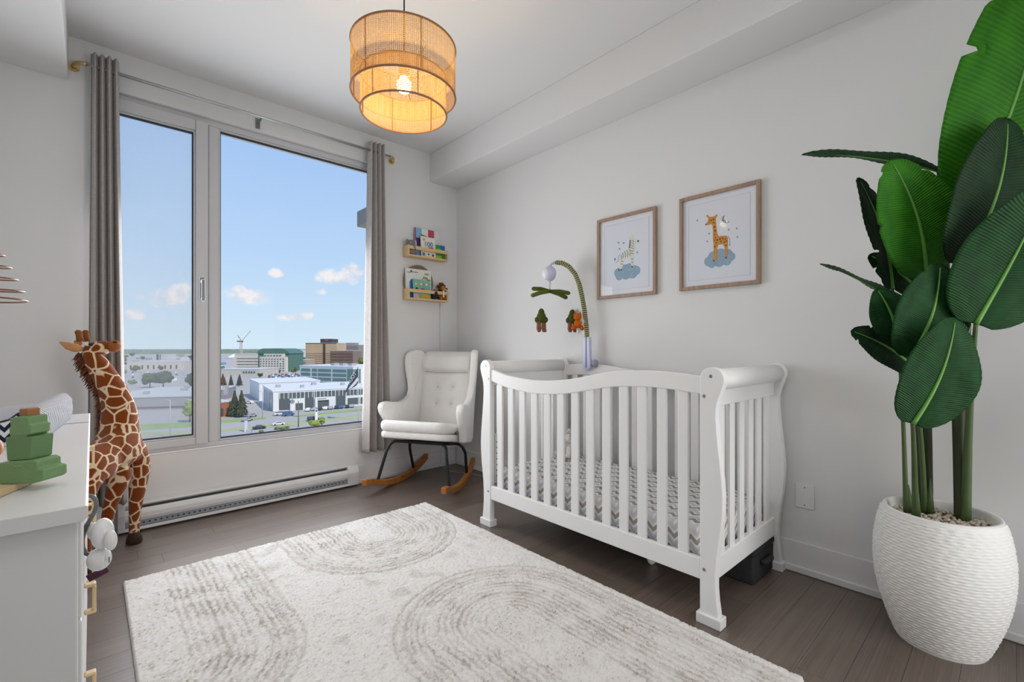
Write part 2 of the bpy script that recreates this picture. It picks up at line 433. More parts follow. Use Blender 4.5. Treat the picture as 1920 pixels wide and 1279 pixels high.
# baseboard heater (convector)
hx0, hx1, hy0, hy1 = .115, 1.565, Y0 - .072, Y0 - .001
ht = thing('baseboard_heater', 'long white electric baseboard heater under the window', 'heater', ((hx0 + hx1) / 2, Y0 - .04, 0)); h0 = loc_of(ht)
def hp(name, b, m, bev=.003, parent=None):
    o = obj(name, b, m, parent or ht, bevel=bev, loc=h0 if parent is None else None); return o
hp('back_plate', rbox(hx0, hx1, hy1 - .01, hy1, .012, .172), TRIM)
hp('top_lip', B().prism([(hy1 - .01, .172), (hy0 + .03, .165), (hy0 + .026, .158), (hy1 - .01, .164)], lambda a, b, t: (t, a, b), hx0, hx1), TRIM, 0)
hp('fin_core', rbox(hx0 + .07, hx1 - .09, hy0 + .03, hy1 - .01, .05, .14), DARKG, 0)
hp('front_cover', B().prism([(hy0 + .02, .136), (hy0 + .006, .128), (hy0, .11), (hy0 + .002, .085), (hy0 + .012, .066), (hy0 + .018, .068), (hy0 + .008, .088), (hy0 + .006, .11), (hy0 + .012, .124), (hy0 + .022, .131)], lambda a, b, t: (t, a, b), hx0, hx1), TRIM, 0)
ap = hp('air_inlet_strip', rbox(hx0 + .03, hx1 - .085, hy0 + .016, hy0 + .02, .034, .064), mat('heater_grey', '#8d9298', .5), 0)
hb = B()
for i in range(46):
    xx = hx0 + .06 + i * (hx1 - hx0 - .18) / 45
    hb.box(xx - .005, xx + .005, hy0 + .0145, hy0 + .017, .046, .053)
so_ = hp('inlet_slots', hb, DKHOLE, 0, ap); so_['kind'] = 'stuff'
hp('bottom_rail', rbox(hx0, hx1, hy0 + .004, hy1 - .01, .012, .03), TRIM)
for a, b_ in ((hx0 - .002, hx0 + .03), (hx1 - .085, hx1 + .002)):
    hp('end_cap', B().prism([(hy1 - .01, .172), (hy0 + .02, .163), (hy0 + .004, .13), (hy0 - .002, .11), (hy0 + .002, .07), (hy0 + .004, .012), (hy1 - .01, .012)], lambda a_, b2, t: (t, a_, b2), a, b_), TRIM, .002)
hp('badge', rbox(hx1 - .06, hx1 - .03, hy0 + .0145, hy0 + .0155, .146, .151), DARKG, 0)

# curtain rod with wrap-around ends
rod = thing('curtain_rod', 'thin curtain rod with curved brass ends above the window', 'curtain rod', (.9, Y0 - .08, 2.68)); r0 = loc_of(rod)
RY = Y0 - .085; RZ = 2.682
obj('rod', B().tube([(-.02, RY, RZ), (1.83, RY, RZ)], .0095, 12), STEEL, rod, True, loc=r0)
for sx, xe in ((-1, -.02), (1, 1.83)):
    pts = [(xe, RY, RZ)] + [(xe + sx * .055 * math.sin(a), RY + .0775 * (1 - math.cos(a)) , RZ) for a in [PI / 2 * k / 8 for k in range(1, 9)]]
    obj('curved_end', B().tube(pts, .011, 12), BRASS, rod, True, loc=r0)
    obj('wall_plate', B().lathe([(.026, 0), (.026, .006)], 20, (xe + sx * .055, Y0 - .0005, RZ), M=Matrix.Rotation(PI / 2, 3, 'X')), BRASS, rod, loc=r0)
for xb in (.10, .86, 1.75):
    br = obj('bracket', B().box(xb - .006, xb + .006, RY - .004, Y0 - .001, RZ - .017, RZ - .0105).box(xb - .014, xb + .014, Y0 - .006, Y0 - .001, RZ - .05, RZ + .02), GREYMET, rod, loc=r0)

# curtains: pleated panels
def curtain(label, xt0, xt1, xb0, xb1, zt, zb, folds, amp, ph, yb):
    def fn(u, v):
        z = zt + (zb - zt) * v
        a = xt0 + (xb0 - xt0) * v ** 1.3; b = xt1 + (xb1 - xt1) * v ** 1.3
        an = u * folds * 2 * PI + ph
        x = a + (b - a) * (u + .035 / folds * 2 * math.sin(2 * an))
        yy = yb + amp * (.75 + .35 * v) * math.sin(an) + .006 * math.sin(5 * v + 7 * u)
        return (x, yy, z)
    o = obj('curtain', B().grid(fn, folds * 18, 60), CURT, None, True, solid=.004)
    o.data.transform(Matrix.Translation(-Vector(((xt0 + xt1) / 2, yb, zb)))); o.location = ((xt0 + xt1) / 2, yb, zb)
    return tag(o, label, 'curtain', 'grey linen curtains')
curtain('grey linen curtain gathered left of the window behind the toy giraffe', -.005, .115, -.02, .15, 2.755, .19, 4, .036, .5, RY)
curtain('grey linen curtain gathered right of the window beside the rocking chair', 1.648, 1.785, 1.60, 1.855, 2.755, .255, 4, .04, 2.2, RY)

# ================================================================== CRIB
crib = thing('crib', 'white wooden sleigh crib with slatted sides against the right wall', 'crib', (2.17, 1.515, 0)); c0 = loc_of(crib)
def cp(name, b, m=WHITE, bev=.004, parent=None, smooth=False, seg=2):
    return obj(name, b, m, parent or crib, smooth, bev, seg, loc=c0 if parent is None else None)
YI, YO = .857, 2.172                       # inner faces of the near and far posts
XF, XB, PT = 1.80, 2.497, .036             # front posts, back posts, slab thickness
prof = [(0, .03)] + [(0, .965)]
for k in range(0, 15):
    a = PI - (PI + .25) * k / 14
    prof.append((.048 + .049 * math.cos(a), .972 + .049 * math.sin(a)))
prof += [(.084, .925), (.071, .89), (.065, .86), (.064, .82), (.068, .76), (.074, .70), (.081, .64), (.087, .58), (.091, .52), (.090, .46), (.084, .39), (.075, .33), (.067, .27), (.063, .21), (.063, .15), (.067, .10), (.073, .06), (.075, .03)]
for yy, sg in ((YI, -1), (YO, 1)):
    for xx in (XF, XB):
        po = cp('post', B().prism(prof, lambda e, z, t, yy=yy, sg=sg: (t, yy + sg * e, z), xx, xx + PT), bev=.003)
        ya, yb_ = sorted((yy - sg * .012, yy + sg * .087))
        cp('foot', rbox(xx - .01, xx + PT + .01, ya, yb_, 0, .042), parent=po)
        if xx == XF:
            for e, z in ((.045, .985), (.018, .905), (.018, .215)):
                cp('screw', B().lathe([(.0075, 0), (.006, .0022)], 14, (xx + .0005, yy + sg * e, z), M=Matrix.Rotation(-PI / 2, 3, 'Y')).lathe([(.003, 0), (.003, .0026)], 6, (xx + .0005, yy + sg * e, z), M=Matrix.Rotation(-PI / 2, 3, 'Y')), SCREWM, 0, po)
def wave_rail(pts_t, pts_b, x0, x1):
    return B().prism(pts_t + pts_b[::-1], lambda a, b, t: (t, a, b), x0, x1)
def smoothc(pts, n=36):
    ys = np.array([p[0] for p in pts]); zs = np.array([p[1] for p in pts])
    o = np.argsort(ys); ys, zs = ys[o], zs[o]; q = np.linspace(YI, YO, n)
    # gentle smoothing of the sampled profile
    fine = np.linspace(ys[0] - .2, ys[-1] + .2, 400); v = np.interp(fine, ys, zs)
    ker = np.hanning(41); ker /= ker.sum(); v = np.convolve(np.pad(v, 20, mode='edge'), ker, 'valid')
    return [(float(a), float(b)) for a, b in zip(q, np.interp(q, fine, v))]
top = [(2.192, .971), (2.026, .932), (1.837, .916), (1.699, .919), (1.542, .935), (1.398, .965), (1.28, .988), (1.158, .996), (1.046, .998), (.943, .992), (.866, .984)]
FT = smoothc(top); FB = [(a, b - .073) for a, b in FT]
cp('front_top_rail', wave_rail(FT, FB, XF + .006, XF + .03))
bt = [(2.172, .975), (2.0, .987), (1.85, .982), (1.62, .956), (1.4, .935), (1.2, .925), (1.0, .945), (.857, .97)]
BT = smoothc(bt); BB = [(a, b - .075) for a, b in BT]
cp('back_top_rail', wave_rail(BT, BB, XB + .006, XB + .03))
cp('front_bottom_rail', rbox(XF + .004, XF + .03, YI, YO, .168, .252)); cp('back_bottom_rail', rbox(XB + .006, XB + .03, YI, YO, .168, .252))
for prof_b, xx in ((FB, XF), (BB, XB)):
    for k in range(13):
        yc = YI + .077 + k * (YO - YI - .154) / 12
        zt = float(np.interp(yc, [p[0] for p in prof_b], [p[1] for p in prof_b]))
        cp('slat', rbox(xx + .010, xx + .026, yc - .0225, yc + .0225, .248, zt + .006), bev=.003)
for yy, sg in ((YI, -1), (YO, 1)):
    yc = yy + sg * .048
    cp('end_top_rail', B().tube([(XF + PT, yc, .970), (XB, yc, .970)], .043, 24), bev=0, smooth=True)
    yc2 = yy + sg * .036
    cp('end_board', rbox(XF + PT, XB, yc2 - .011, yc2 + .011, .862, .958))
    cp('end_bottom_rail', rbox(XF + PT, XB, yc2 - .013, yc2 + .013, .168, .258))
    for k in range(6):
        xc = XF + PT + .075 + k * (XB - XF - PT - .15) / 5
        cp('slat', rbox(xc - .024, xc + .024, yc2 - .007, yc2 + .007, .255, .866), bev=.003)
# perforated mounting plate at the far end
mp_ = cp('mounting_plate', rbox(XF + PT + .006, XF + PT + .03, YO - .0035, YO + .024, .27, .56), TRIM, 0)
for k in range(7): cp('bolt_hole', rbox(XF + PT + .013, XF + PT + .021, YO - .0045, YO - .003, .30 + .035 * k, .308 + .035 * k), DKHOLE, 0, mp_)
cp('mattress_support', rbox(XF + PT + .002, XB - .002, YI + .004, YO - .004, .178, .203), mat('black_spring_frame', '#1c1c1e', .5), 0)
SHEET = zig('chevron_sheet', ['#9d9590', '#c9d0d8', '#a79f99', '#d3d4d6'], .034, .024, .05, (0, 1, 0), (-.9, 0, 1), thr=.62)
mt_ = tag(obj('mattress', rbox(1.843, 2.488, YI + .012, YO - .012, .205, .358), SHEET, None, True, .03, 4), 'crib mattress in a grey and pale blue chevron sheet', 'mattress')
mt_.data.transform(Matrix.Translation((-2.165, -1.515, -.205))); mt_.location = (2.165, 1.515, .205)

# small plush bunny on the mattress
PLUSHG = mat('plush_grey', '#c9c5c2', .95, bump=.8, bscale=240, bdist=.004, spec=.1)
PLUSHW = mat('plush_white', '#e4e2e0', .95, bump=.8, bscale=240, bdist=.004, spec=.1)
bun = thing('plush_bunny', 'small pale grey plush bunny sitting inside the crib', 'plush toy', (2.36, 2.02, .359), math.radians(-120))
obj('body', B().ball((0, 0, .055), (.04, .035, .055)), PLUSHG, bun, True)
hd_ = obj('head', B().ball((0, -.005, .128), (.034, .032, .032)), PLUSHW, bun, True)
for s in (-1, 1):
    obj('ear', B().tube([(s * .015, .005, .15), (s * .03, .012, .18), (s * .045, .01, .165), (s * .05, .0, .13)], [.008, .013, .013, .006], 10), PLUSHG, hd_, True)
    obj('arm', B().tube([(s * .032, -.01, .085), (s * .07, -.03, .05), (s * .085, -.04, .022)], [.012, .014, .016], 10), PLUSHW, bun, True)
    obj('leg', B().tube([(s * .025, -.01, .02), (s * .05, -.06, .018), (s * .055, -.085, .022)], [.016, .016, .018], 10), PLUSHW, bun, True)
    obj('eye', B().ball((s * .013, -.036, .133), .004, 8, 6), DKHOLE, hd_)

# storage bin and a small white wheel under the crib
bn_ = thing('storage_bin', 'dark grey fabric storage box under the near end of the crib', 'storage box', (2.39, .985, 0)); b0 = (0, 0, 0)
obj('body', rbox(-.145, .125, -.17, .19, .0, .135), DKFAB, bn_, True, .012, 3)
obj('lid', rbox(-.15, .13, -.175, .195, .13, .165), DKFAB, bn_, True, .012, 3)
obj('front_handle', B().tube([(-.06, -.171, .085), (-.05, -.188, .088), (.03, -.188, .088), (.04, -.171, .085)], .011, 8, flat=1.4), mat('bin_handle', '#29292b', .8), bn_, True)
obj('handle_slot', rbox(-.045, .03, -.1725, -.1695, .068, .094), DKHOLE, bn_)
ob2 = thing('plastic_ring_toy', 'white plastic ring lying on the floor under the crib', 'toy', (2.10, 1.245, 0))
obj('rim', B().tube([(.035 * math.cos(a), .0, .04 + .035 * math.sin(a)) for a in [2 * PI * k / 24 for k in range(25)]], .009, 8), TRIM, ob2, True, loc=(0, 0, .004))
obj('hub', B().lathe([(.026, -.012), (.03, 0), (.026, .012)], 20, (0, 0, .044), M=Matrix.Rotation(PI / 2, 3, 'X')), PLUSHW, ob2, True)

# ================================================================== CRIB MOBILE
MX = 2.475
mo = thing('crib_mobile', 'musical crib mobile with green striped arm and hanging felt toys', 'mobile', (2.512, 1.968, .93)); m0 = loc_of(mo)
LAV = mat('pale_lavender_plastic', '#c9cbe6', .35)
GRN = mat('olive_felt', '#4d5527', .95, bump=.5, bscale=200, spec=.1); GRN2 = mat('moss_felt', '#66712f', .95, bump=.5, bscale=200, spec=.1)
BRNF = mat('brown_felt', '#8a6350', .95, bump=.5, bscale=200, spec=.1); ORF = mat('orange_felt', '#d2691e', .95, bump=.5, bscale=200, spec=.1)
def mp2(name, b, m, smooth=True, parent=None, bev=0): return obj(name, b, m, parent or mo, smooth, bev, loc=m0 if parent is None else None)
cl = mp2('clamp', B().prism([(-.027, 1.17), (.027, 1.17), (.03, 1.03), (.036, .985), (.028, .955), (0, .94), (-.028, .955), (-.036, .985), (-.03, 1.03)], lambda a, b, t: (t, 1.968 + a, b), XB - .022, XB + .004), LAV, False, bev=.006)
mp2('clamp_groove', rbox(XB - .0245, XB - .0215, 1.962, 1.974, .96, 1.165), mat('groove_violet', '#8e90b4', .5), False, cl)
mp2('tightening_knob', B().lathe([(.012, 0), (.026, .01), (.026, .028), (.018, .034)], 20, (XB - .004, 1.925, .99), M=Matrix.Rotation(PI / 2, 3, 'X') ), mat('knob_grey', '#9a9cb0', .4), True, cl)
armp = [(XB - .009, 1.968, 1.15), (XB - .010, 1.975, 1.25), (XB - .014, 1.99, 1.36), (XB - .02, 2.005, 1.45), (XB - .03, 2.02, 1.53), (XB - .042, 2.045, 1.60), (XB - .06, 2.085, 1.655), (XB - .078, 2.13, 1.685), (XB - .095, 2.175, 1.693)]
# resample the arm and cut it into striped rings
def resample(pts, n):
    P_ = [Vector(p) for p in pts]; d = [0]
    for a, b in zip(P_, P_[1:]): d.append(d[-1] + (b - a).length)
    out = []
    for k in range(n + 1):
        q = d[-1] * k / n
        for i in range(len(d) - 1):
            if q <= d[i + 1] + 1e-9:
                f = (q - d[i]) / (d[i + 1] - d[i]); out.append(P_[i].lerp(P_[i + 1], f)); break
    return out
AR = resample(armp, 88)
arm_o = mp2('arm', B().tube(AR, .015, 12), mat('arm_green', '#5c6033', .95))
rb_ = B()
for k in range(0, 87, 2): rb_.tube([AR[k], AR[k].lerp(AR[k + 1], .5), AR[k + 1]], [.0155, .0185, .0155], 12, caps=False)
mp2('arm_stripes', rb_, mat('arm_stripe_beige', '#a9a57f', .95), True, arm_o)['kind'] = 'stuff'
HUB = Vector((XB - .115, 2.215, 1.493))
mp2('arm_tip', B().tube([armp[-1], (XB - .11, 2.205, 1.688), (XB - .115, 2.215, 1.668)], .010, 10), LAV)
mb = mp2('music_box', B().ball((HUB.x, HUB.y, 1.618), (.045, .046, .055), 24, 16), LAV)
mp2('face_plate', B().ball((HUB.x - .028, HUB.y + .008, 1.612), (.024, .034, .040), 20, 12), mat('white_plastic', '#e6e6ee', .3), True, mb)
mp2('hook', B().tube([(HUB.x, HUB.y, 1.565), (HUB.x + .004, HUB.y, 1.545), (HUB.x - .003, HUB.y, 1.53), (HUB.x, HUB.y, 1.50)], .004, 8), STEEL)
RIGHT = Vector((C_, -S_, 0)); FWD = Vector((S_, C_, 0))
ends = [HUB + RIGHT * (-.125) + FWD * .05 + Vector((0, 0, .026)), HUB + RIGHT * (-.135) - FWD * .06 + Vector((0, 0, -.038)), HUB + RIGHT * .145 + FWD * .02 + Vector((0, 0, -.012)), HUB + RIGHT * .11 - FWD * .10 + Vector((0, 0, -.058))]
for i, e in enumerate(ends):
    ca = mp2('cross_arm', B().tube([HUB, HUB.lerp(e, .5) + Vector((0, 0, .006)), HUB.lerp(e, .93), e], [.012, .015, .0145, .006], 10), GRN if i in (0, 3) else GRN2)
hangz = [1.30, 1.26, 1.30, 1.28]
def tree_toy(c, flip=1):
    t = mp2('tree_toy', B().ball((c.x, c.y, c.z + .03), (.03, .034, .040), 14, 9).ball((c.x, c.y, c.z + .055), (.022, .024, .036), 12, 8)
            .ball((c.x + .012, c.y - .020, c.z + .012), .024, 10, 7).ball((c.x - .012, c.y + .020, c.z + .012), .024, 10, 7), GRN)
    for s in (-1, 1):
        q = c + RIGHT * .017 * s
        mp2('leg', B().tube([(q.x, q.y, c.z), (q.x, q.y, c.z - .05), (q.x - .006 * S_, q.y - .006, c.z - .062), (q.x + s * .01 - .01, q.y - .02, c.z - .064)], [.015, .017, .014, .011], 10), BRNF, True, t)
    return t
c1 = Vector((ends[1].x, ends[1].y, hangz[1] + .02)); c1 = on_d(1015, 603, (ends[1].x * S_ + ends[1].y * C_)); tree_toy(c1)
dd2 = ends[2].x * S_ + ends[2].y * C_; c2 = on_d(1073, 604, dd2 + .03); tree_toy(c2)
dd3 = ends[3].x * S_ + ends[3].y * C_; c3 = on_d(1083, 604, dd3)
fx = mp2('fox_toy', B().ball(c3 + Vector((0, 0, -.012)), (.026, .026, .030), 14, 9).ball(c3 + Vector((0, 0, .034)), (.028, .028, .024), 14, 9), ORF)
for s in (-1, 1):
    q = c3 + RIGHT * .018 * s
    mp2('ear', B().tube([(q.x, q.y, c3.z + .046), (q.x, q.y, c3.z + .068)], [.011, .003], 8), ORF, True, fx)
    q = c3 + RIGHT * .03 * s
    mp2('limb', B().tube([(c3.x, c3.y, c3.z - .02), (q.x, q.y, c3.z - .036), (q.x - .012, q.y - .01, c3.z - .045)], [.013, .014, .015], 9), ORF, True, fx)
q = c3 + RIGHT * .04
mp2('tail', B().ball((q.x, q.y, c3.z + .002), (.016, .016, .022), 10, 7), PLUSHW, True, fx)
mp2('fabric_tag', rbox(c3.x - .003, c3.x + .003, c3.y - .008, c3.y + .008, c3.z - .085, c3.z - .035), PLUSHW, False, fx)
for e, c in ((ends[1], c1 + Vector((0, 0, .085))), (ends[2], c2 + Vector((0, 0, .085))), (ends[3], c3 + Vector((0, 0, .055)))):
    e2 = Vector((c.x, c.y, e.z)) if (Vector((c.x, c.y, 0)) - Vector((e.x, e.y, 0))).length < .2 else e
    mp2('thread', B().tube([e - Vector((0, 0, .003)), c], .0007, 5), PLUSHW)

# ================================================================== ROCKING CHAIR
CA = math.radians(30)
ch = thing('rocking_chair', 'cream boucle wingback rocking chair with black metal legs and wooden rockers', 'chair', (1.985, 3.165, 0), CA - PI / 2)
# local axes: x to the viewer's right, y towards the back
def yb(z): return .215 + (z - .36) * .20           # back line of the seat shell
wing = [(.20, .318), (.245, .35), (.262, .45), (.29, .6), (.32, .75), (.352, .9), (.375, 1.0), (.375, 1.04), (.35, 1.068), (.30, 1.078), (.24, 1.066), (.205, 1.03), (.192, .97), (.197, .90), (.205, .82), (.20, .74), (.178, .695), (.13, .665), (.06, .648), (-.02, .655), (-.09, .668), (-.14, .662), (-.163, .628), (-.150, .58), (-.115, .53), (-.085, .48), (-.06, .44), (-.05, .365)]
for s in (-1, 1):
    def wf(y, z, t, s=s):
        fwd = max(0, yb(z) + .06 - y)
        return (s * (.205 + t + (.20 + .16 * max(0, min(1, (z - .66) / .2))) * fwd + .02 * (1.0 - z)), y, z)
    o = obj('wing', B().prism(wing, wf, 0, .062), BOUCLE, ch, True, .022, 4)
def bp(u, v):   # back cushion front surface
    x = (u - .5) * .46; z = .40 + v * .655
    bul = .030 * (1 - (2 * u - 1) ** 4)
    tuft = sum(.022 * math.exp(-((x - tx) ** 2 + (z - tz) ** 2) / .0012) for tx in (-.07, .07) for tz in (.62, .76))
    groove = .02 * math.exp(-((z - .885) / .012) ** 2) * (1 if abs(x) < .2 else .3)
    head = .028 * max(0, min(1, (z - .885) / .04)) * (1 - max(0, (z - 1.0) / .06) ** 2)
    wrap = .05 * max(0, (v - .94) / .06) ** 2
    return (x, yb(z) + .02 - bul + tuft + groove - head + wrap, z + (.0 if v < .98 else .006))
bk = B().grid(bp, 46, 70)
bk.grid(lambda u, v: ((u - .5) * .46, yb(.40 + v * .655) + .12 - .02 * abs(2 * u - 1) ** 4, .40 + v * .655), 10, 10)
bkf = B(); nU, nV = 40, 70
def ring(u, v):     # closed cushion: front then rear
    if u < .75:
        return bp(u / .75, v)
    q = (u - .75) / .25
    x = (.5 - q) * .46; z = .40 + v * .655
    return (x, yb(z) + .10 + .02 * math.sin(PI * q), z)
bkf.grid(ring, 60, 60); n0 = 61
bkf.f.append(tuple(range(0, 60))); bkf.f.append(tuple(60 * n0 + k for k in range(60)))
bo = obj('back_cushion', bkf, BOUCLE, ch, True)
for tx in (-.07, .07):
    for tz in (.62, .76):
        obj('button', B().ball((tx, yb(tz) + .02 - .012, tz), (.011, .007, .011), 12, 8), mat('boucle_button', '#dad7d2', .9), bo, True)
obj('headrest_seam', B().tube([(x, yb(.887) + .012 - .03 * (1 - (x / .23) ** 4), .887 - .006 * (1 - (x / .2) ** 2)) for x in np.linspace(-.2, .2, 20)], .0022, 6), mat('seam_grey', '#a9a6a2', .9), bo, True)
def trap(y0, y1, w0, w1, z0, z1, r=.06, n=6):
    out = []
    for (cx, cy, a0) in ((w0 - r, y0 + r, -PI / 2), (w1 - r, y1 - r, 0), (-w1 + r, y1 - r, PI / 2), (-w0 + r, y0 + r, PI)):
        for k in range(n + 1):
            a = a0 + PI / 2 * k / n; out.append((cx + r * math.cos(a), cy + r * math.sin(a)))
    return B().prism(out, lambda a, b, t: (a, b, t), z0, z1)
for nm_, b2, bv, sg2_ in (('seat_base', trap(-.265, .25, .285, .235, .325, .378), .018, 3), ('seat_cushion', trap(-.285, .20, .282, .225, .378, .462, .07), .036, 5)):
    b2.v = [(x, y_, z + .045 - .20 * (y_ + .05)) for x, y_, z in b2.v]       # seat slopes down to the back
    obj(nm_, b2, BOUCLE, ch, True, bv, sg2_)
obj('cushion_zip_tab', rbox(.268, .275, -.08, -.07, .43, .45), DARKG, ch)
for sg, yt, ybm, zt_, xb_ in ((-1, -.165, -.255, .372, .305), (1, .115, .20, .318, .245)):
    nm = 'front_leg_frame' if sg < 0 else 'rear_leg_frame'
    q_ = zt_ - .316
    pts = [(-xb_, ybm, .055), (-.255, yt + sg * .035, .24 + q_), (-.238, yt + sg * .008, .295 + q_), (-.205, yt, .316 + q_), (.205, yt, .316 + q_), (.238, yt + sg * .008, .295 + q_), (.255, yt + sg * .035, .24 + q_), (xb_, ybm, .055)]
    obj(nm, B().tube(resample(pts, 40), .0115, 12), BLACKMET, ch, True)
for s in (-1, 1):
    obj('side_rail', B().tube([(s * .20, -.165, .370), (s * .20, .115, .318)], .010, 10), BLACKMET, ch, True)
    rk = B(); RR = .80; vs = []
    n = 28
    out_t, out_b = [], []
    for k in range(n + 1):
        a = -.52 + 1.04 * k / n
        yy = (RR) * math.sin(a) * .98; zz = RR - RR * math.cos(a)
        if a < -.40: zz = RR - RR * math.cos(-.40) * 1 - (a + .40) * .10      # flattened front tip
        out_b.append((yy, zz)); out_t.append((yy, zz + .046))
    rk.prism(out_t + out_b[::-1], lambda a, b, t, s=s: (s * (.275 - .125 * a) + t, a, b), -.02, .02)
    obj('rocker', rk, ROCKW, ch, False, .005, 2)

# ================================================================== RUG
rx0, rx1, ry0, ry1 = .108, 1.728, .47, 2.79
nx, ny = 324, 464
xs = np.linspace(rx0, rx1, nx + 1); ys = np.linspace(ry0, ry1, ny + 1)
GX, GY = np.meshgrid(xs, ys)
rng = np.random.default_rng(3)
def smooth2(a, it):
    for _ in range(it):
        a = (a + np.roll(a, 1, 0) + np.roll(a, -1, 0) + np.roll(a, 1, 1) + np.roll(a, -1, 1)) / 5
    return a
low = smooth2(rng.standard_normal(GX.shape), 60); low /= low.std()
mid = smooth2(rng.standard_normal(GX.shape), 5); mid /= mid.std()
fine = rng.standard_normal(GX.shape)
def arch(cx, cy, sgn):
    # distance from an arch whose legs run along +y (sgn 1) or -y (sgn -1)
    d = np.where(sgn * (GY - cy) > 0, np.abs(GX - cx), np.hypot(GX - cx, GY - cy)); return d
R0 = .46
D = [arch(1.215, 2.49, 1), arch(1.235, 1.35, -1), arch(.155, 1.92, 1), arch(.155, .55, -1)]
rr = np.minimum.reduce(D) + .003 * mid
inside = np.clip((R0 - rr) / .01, 0, 1)
line = np.zeros_like(rr)
for q, wd, am in ((.455, .007, .75), (.415, .009, .75), (.32, .010, -.55), (.205, .008, .5)):
    line += am * np.exp(-((rr - q) / wd) ** 2)
thin = (np.cos(2 * PI * rr / .0265) * .5 + .5) ** 2 * ((rr < .40) & (rr > .10)) * (np.abs(rr - .32) > .02)
low2 = np.clip(.5 + .45 * low, 0, 1)
dark = np.clip(line, 0, 1) * .42 + thin * (.25 + .45 * low2) * .9 + inside * (.05 + .10 * low2)
dark += np.clip(.28 * (low - .9), 0, .25) * (1 - inside)
speck = np.clip(fine - 1.0, 0, 2) * (.12 + .45 * inside * low2) + np.clip(mid - 1.2, 0, 2) * .12
dark = np.clip(dark * .72 + speck * .85 + .05 * np.abs(fine), 0, 1)
edge = np.minimum.reduce([GX - rx0, rx1 - GX, GY - ry0, ry1 - GY])
HZ = .017 + .0013 * fine + .0006 * mid + .0002 * low - .002 * dark - .005 * np.clip(line, 0, 1) + .003 * np.clip(-line, 0, 1)
HZ = np.where(edge < .004, .004, HZ)
jx = rng.standard_normal(GX.shape) * .0012 * (edge > .006); jy = rng.standard_normal(GX.shape) * .0012 * (edge > .006)
rm = bpy.data.meshes.new('rug'); ocx, ocy = (rx0 + rx1) / 2, (ry0 + ry1) / 2
co = np.stack([GX + jx - ocx, GY + jy - ocy, HZ], -1).reshape(-1, 3)
ii = np.arange((nx + 1) * (ny + 1)).reshape(ny + 1, nx + 1)
q = np.stack([ii[:-1, :-1], ii[:-1, 1:], ii[1:, 1:], ii[1:, :-1]], -1).reshape(-1, 4)
rm.vertices.add(len(co)); rm.vertices.foreach_set('co', co.ravel().astype(np.float32))
rm.loops.add(q.size); rm.loops.foreach_set('vertex_index', q.ravel().astype(np.int32))
rm.polygons.add(len(q)); rm.polygons.foreach_set('loop_start', np.arange(0, q.size, 4, dtype=np.int32)); rm.polygons.foreach_set('loop_total', np.full(len(q), 4, dtype=np.int32))
rm.update(calc_edges=True)
at_ = rm.attributes.new('yarn', 'FLOAT', 'POINT'); at_.data.foreach_set('value', dark.ravel().astype(np.float32))
rm.polygons.foreach_set('use_smooth', [True] * len(q))
RUGM = bpy.data.materials.new('rug_yarn'); RUGM.use_nodes = True
g = NT(RUGM.node_tree); p = g.n['Principled BSDF']
an = g.new('ShaderNodeAttribute', attribute_name='yarn')
g.l.new(g.ramp(an.outputs['Fac'], [(0, lin('#ebe9e6')), (.35, lin('#cfcac4')), (1, lin('#8a8076'))]), p.inputs['Base Color'])
p.inputs['Roughness'].default_value = .95; p.inputs['Specular IOR Level'].default_value = .08; p.inputs['Sheen Weight'].default_value = .2
tcg = g.new('ShaderNodeTexCoord'); nb = g.new('ShaderNodeTexNoise', i_Vector=tcg.outputs['Object'], i_Scale=420, i_Detail=2)
g.l.new(g.new('ShaderNodeBump', i_Strength=.5, i_Distance=.003, i_Height=nb.outputs[0]).outputs[0], p.inputs['Normal'])
rm.materials.append(RUGM)
rug = bpy.data.objects.new('rug', rm); COL.objects.link(rug); rug.location = (ocx, ocy, 0)
tag(rug, 'large cream shag rug with carved grey arch lines', 'rug')
obj('backing', rbox(rx0 + .002 - ocx, rx1 - .002 - ocx, ry0 + .002 - ocy, ry1 - .002 - ocy, .0005, .005), mat('rug_backing', '#8f8a84', .9), rug)

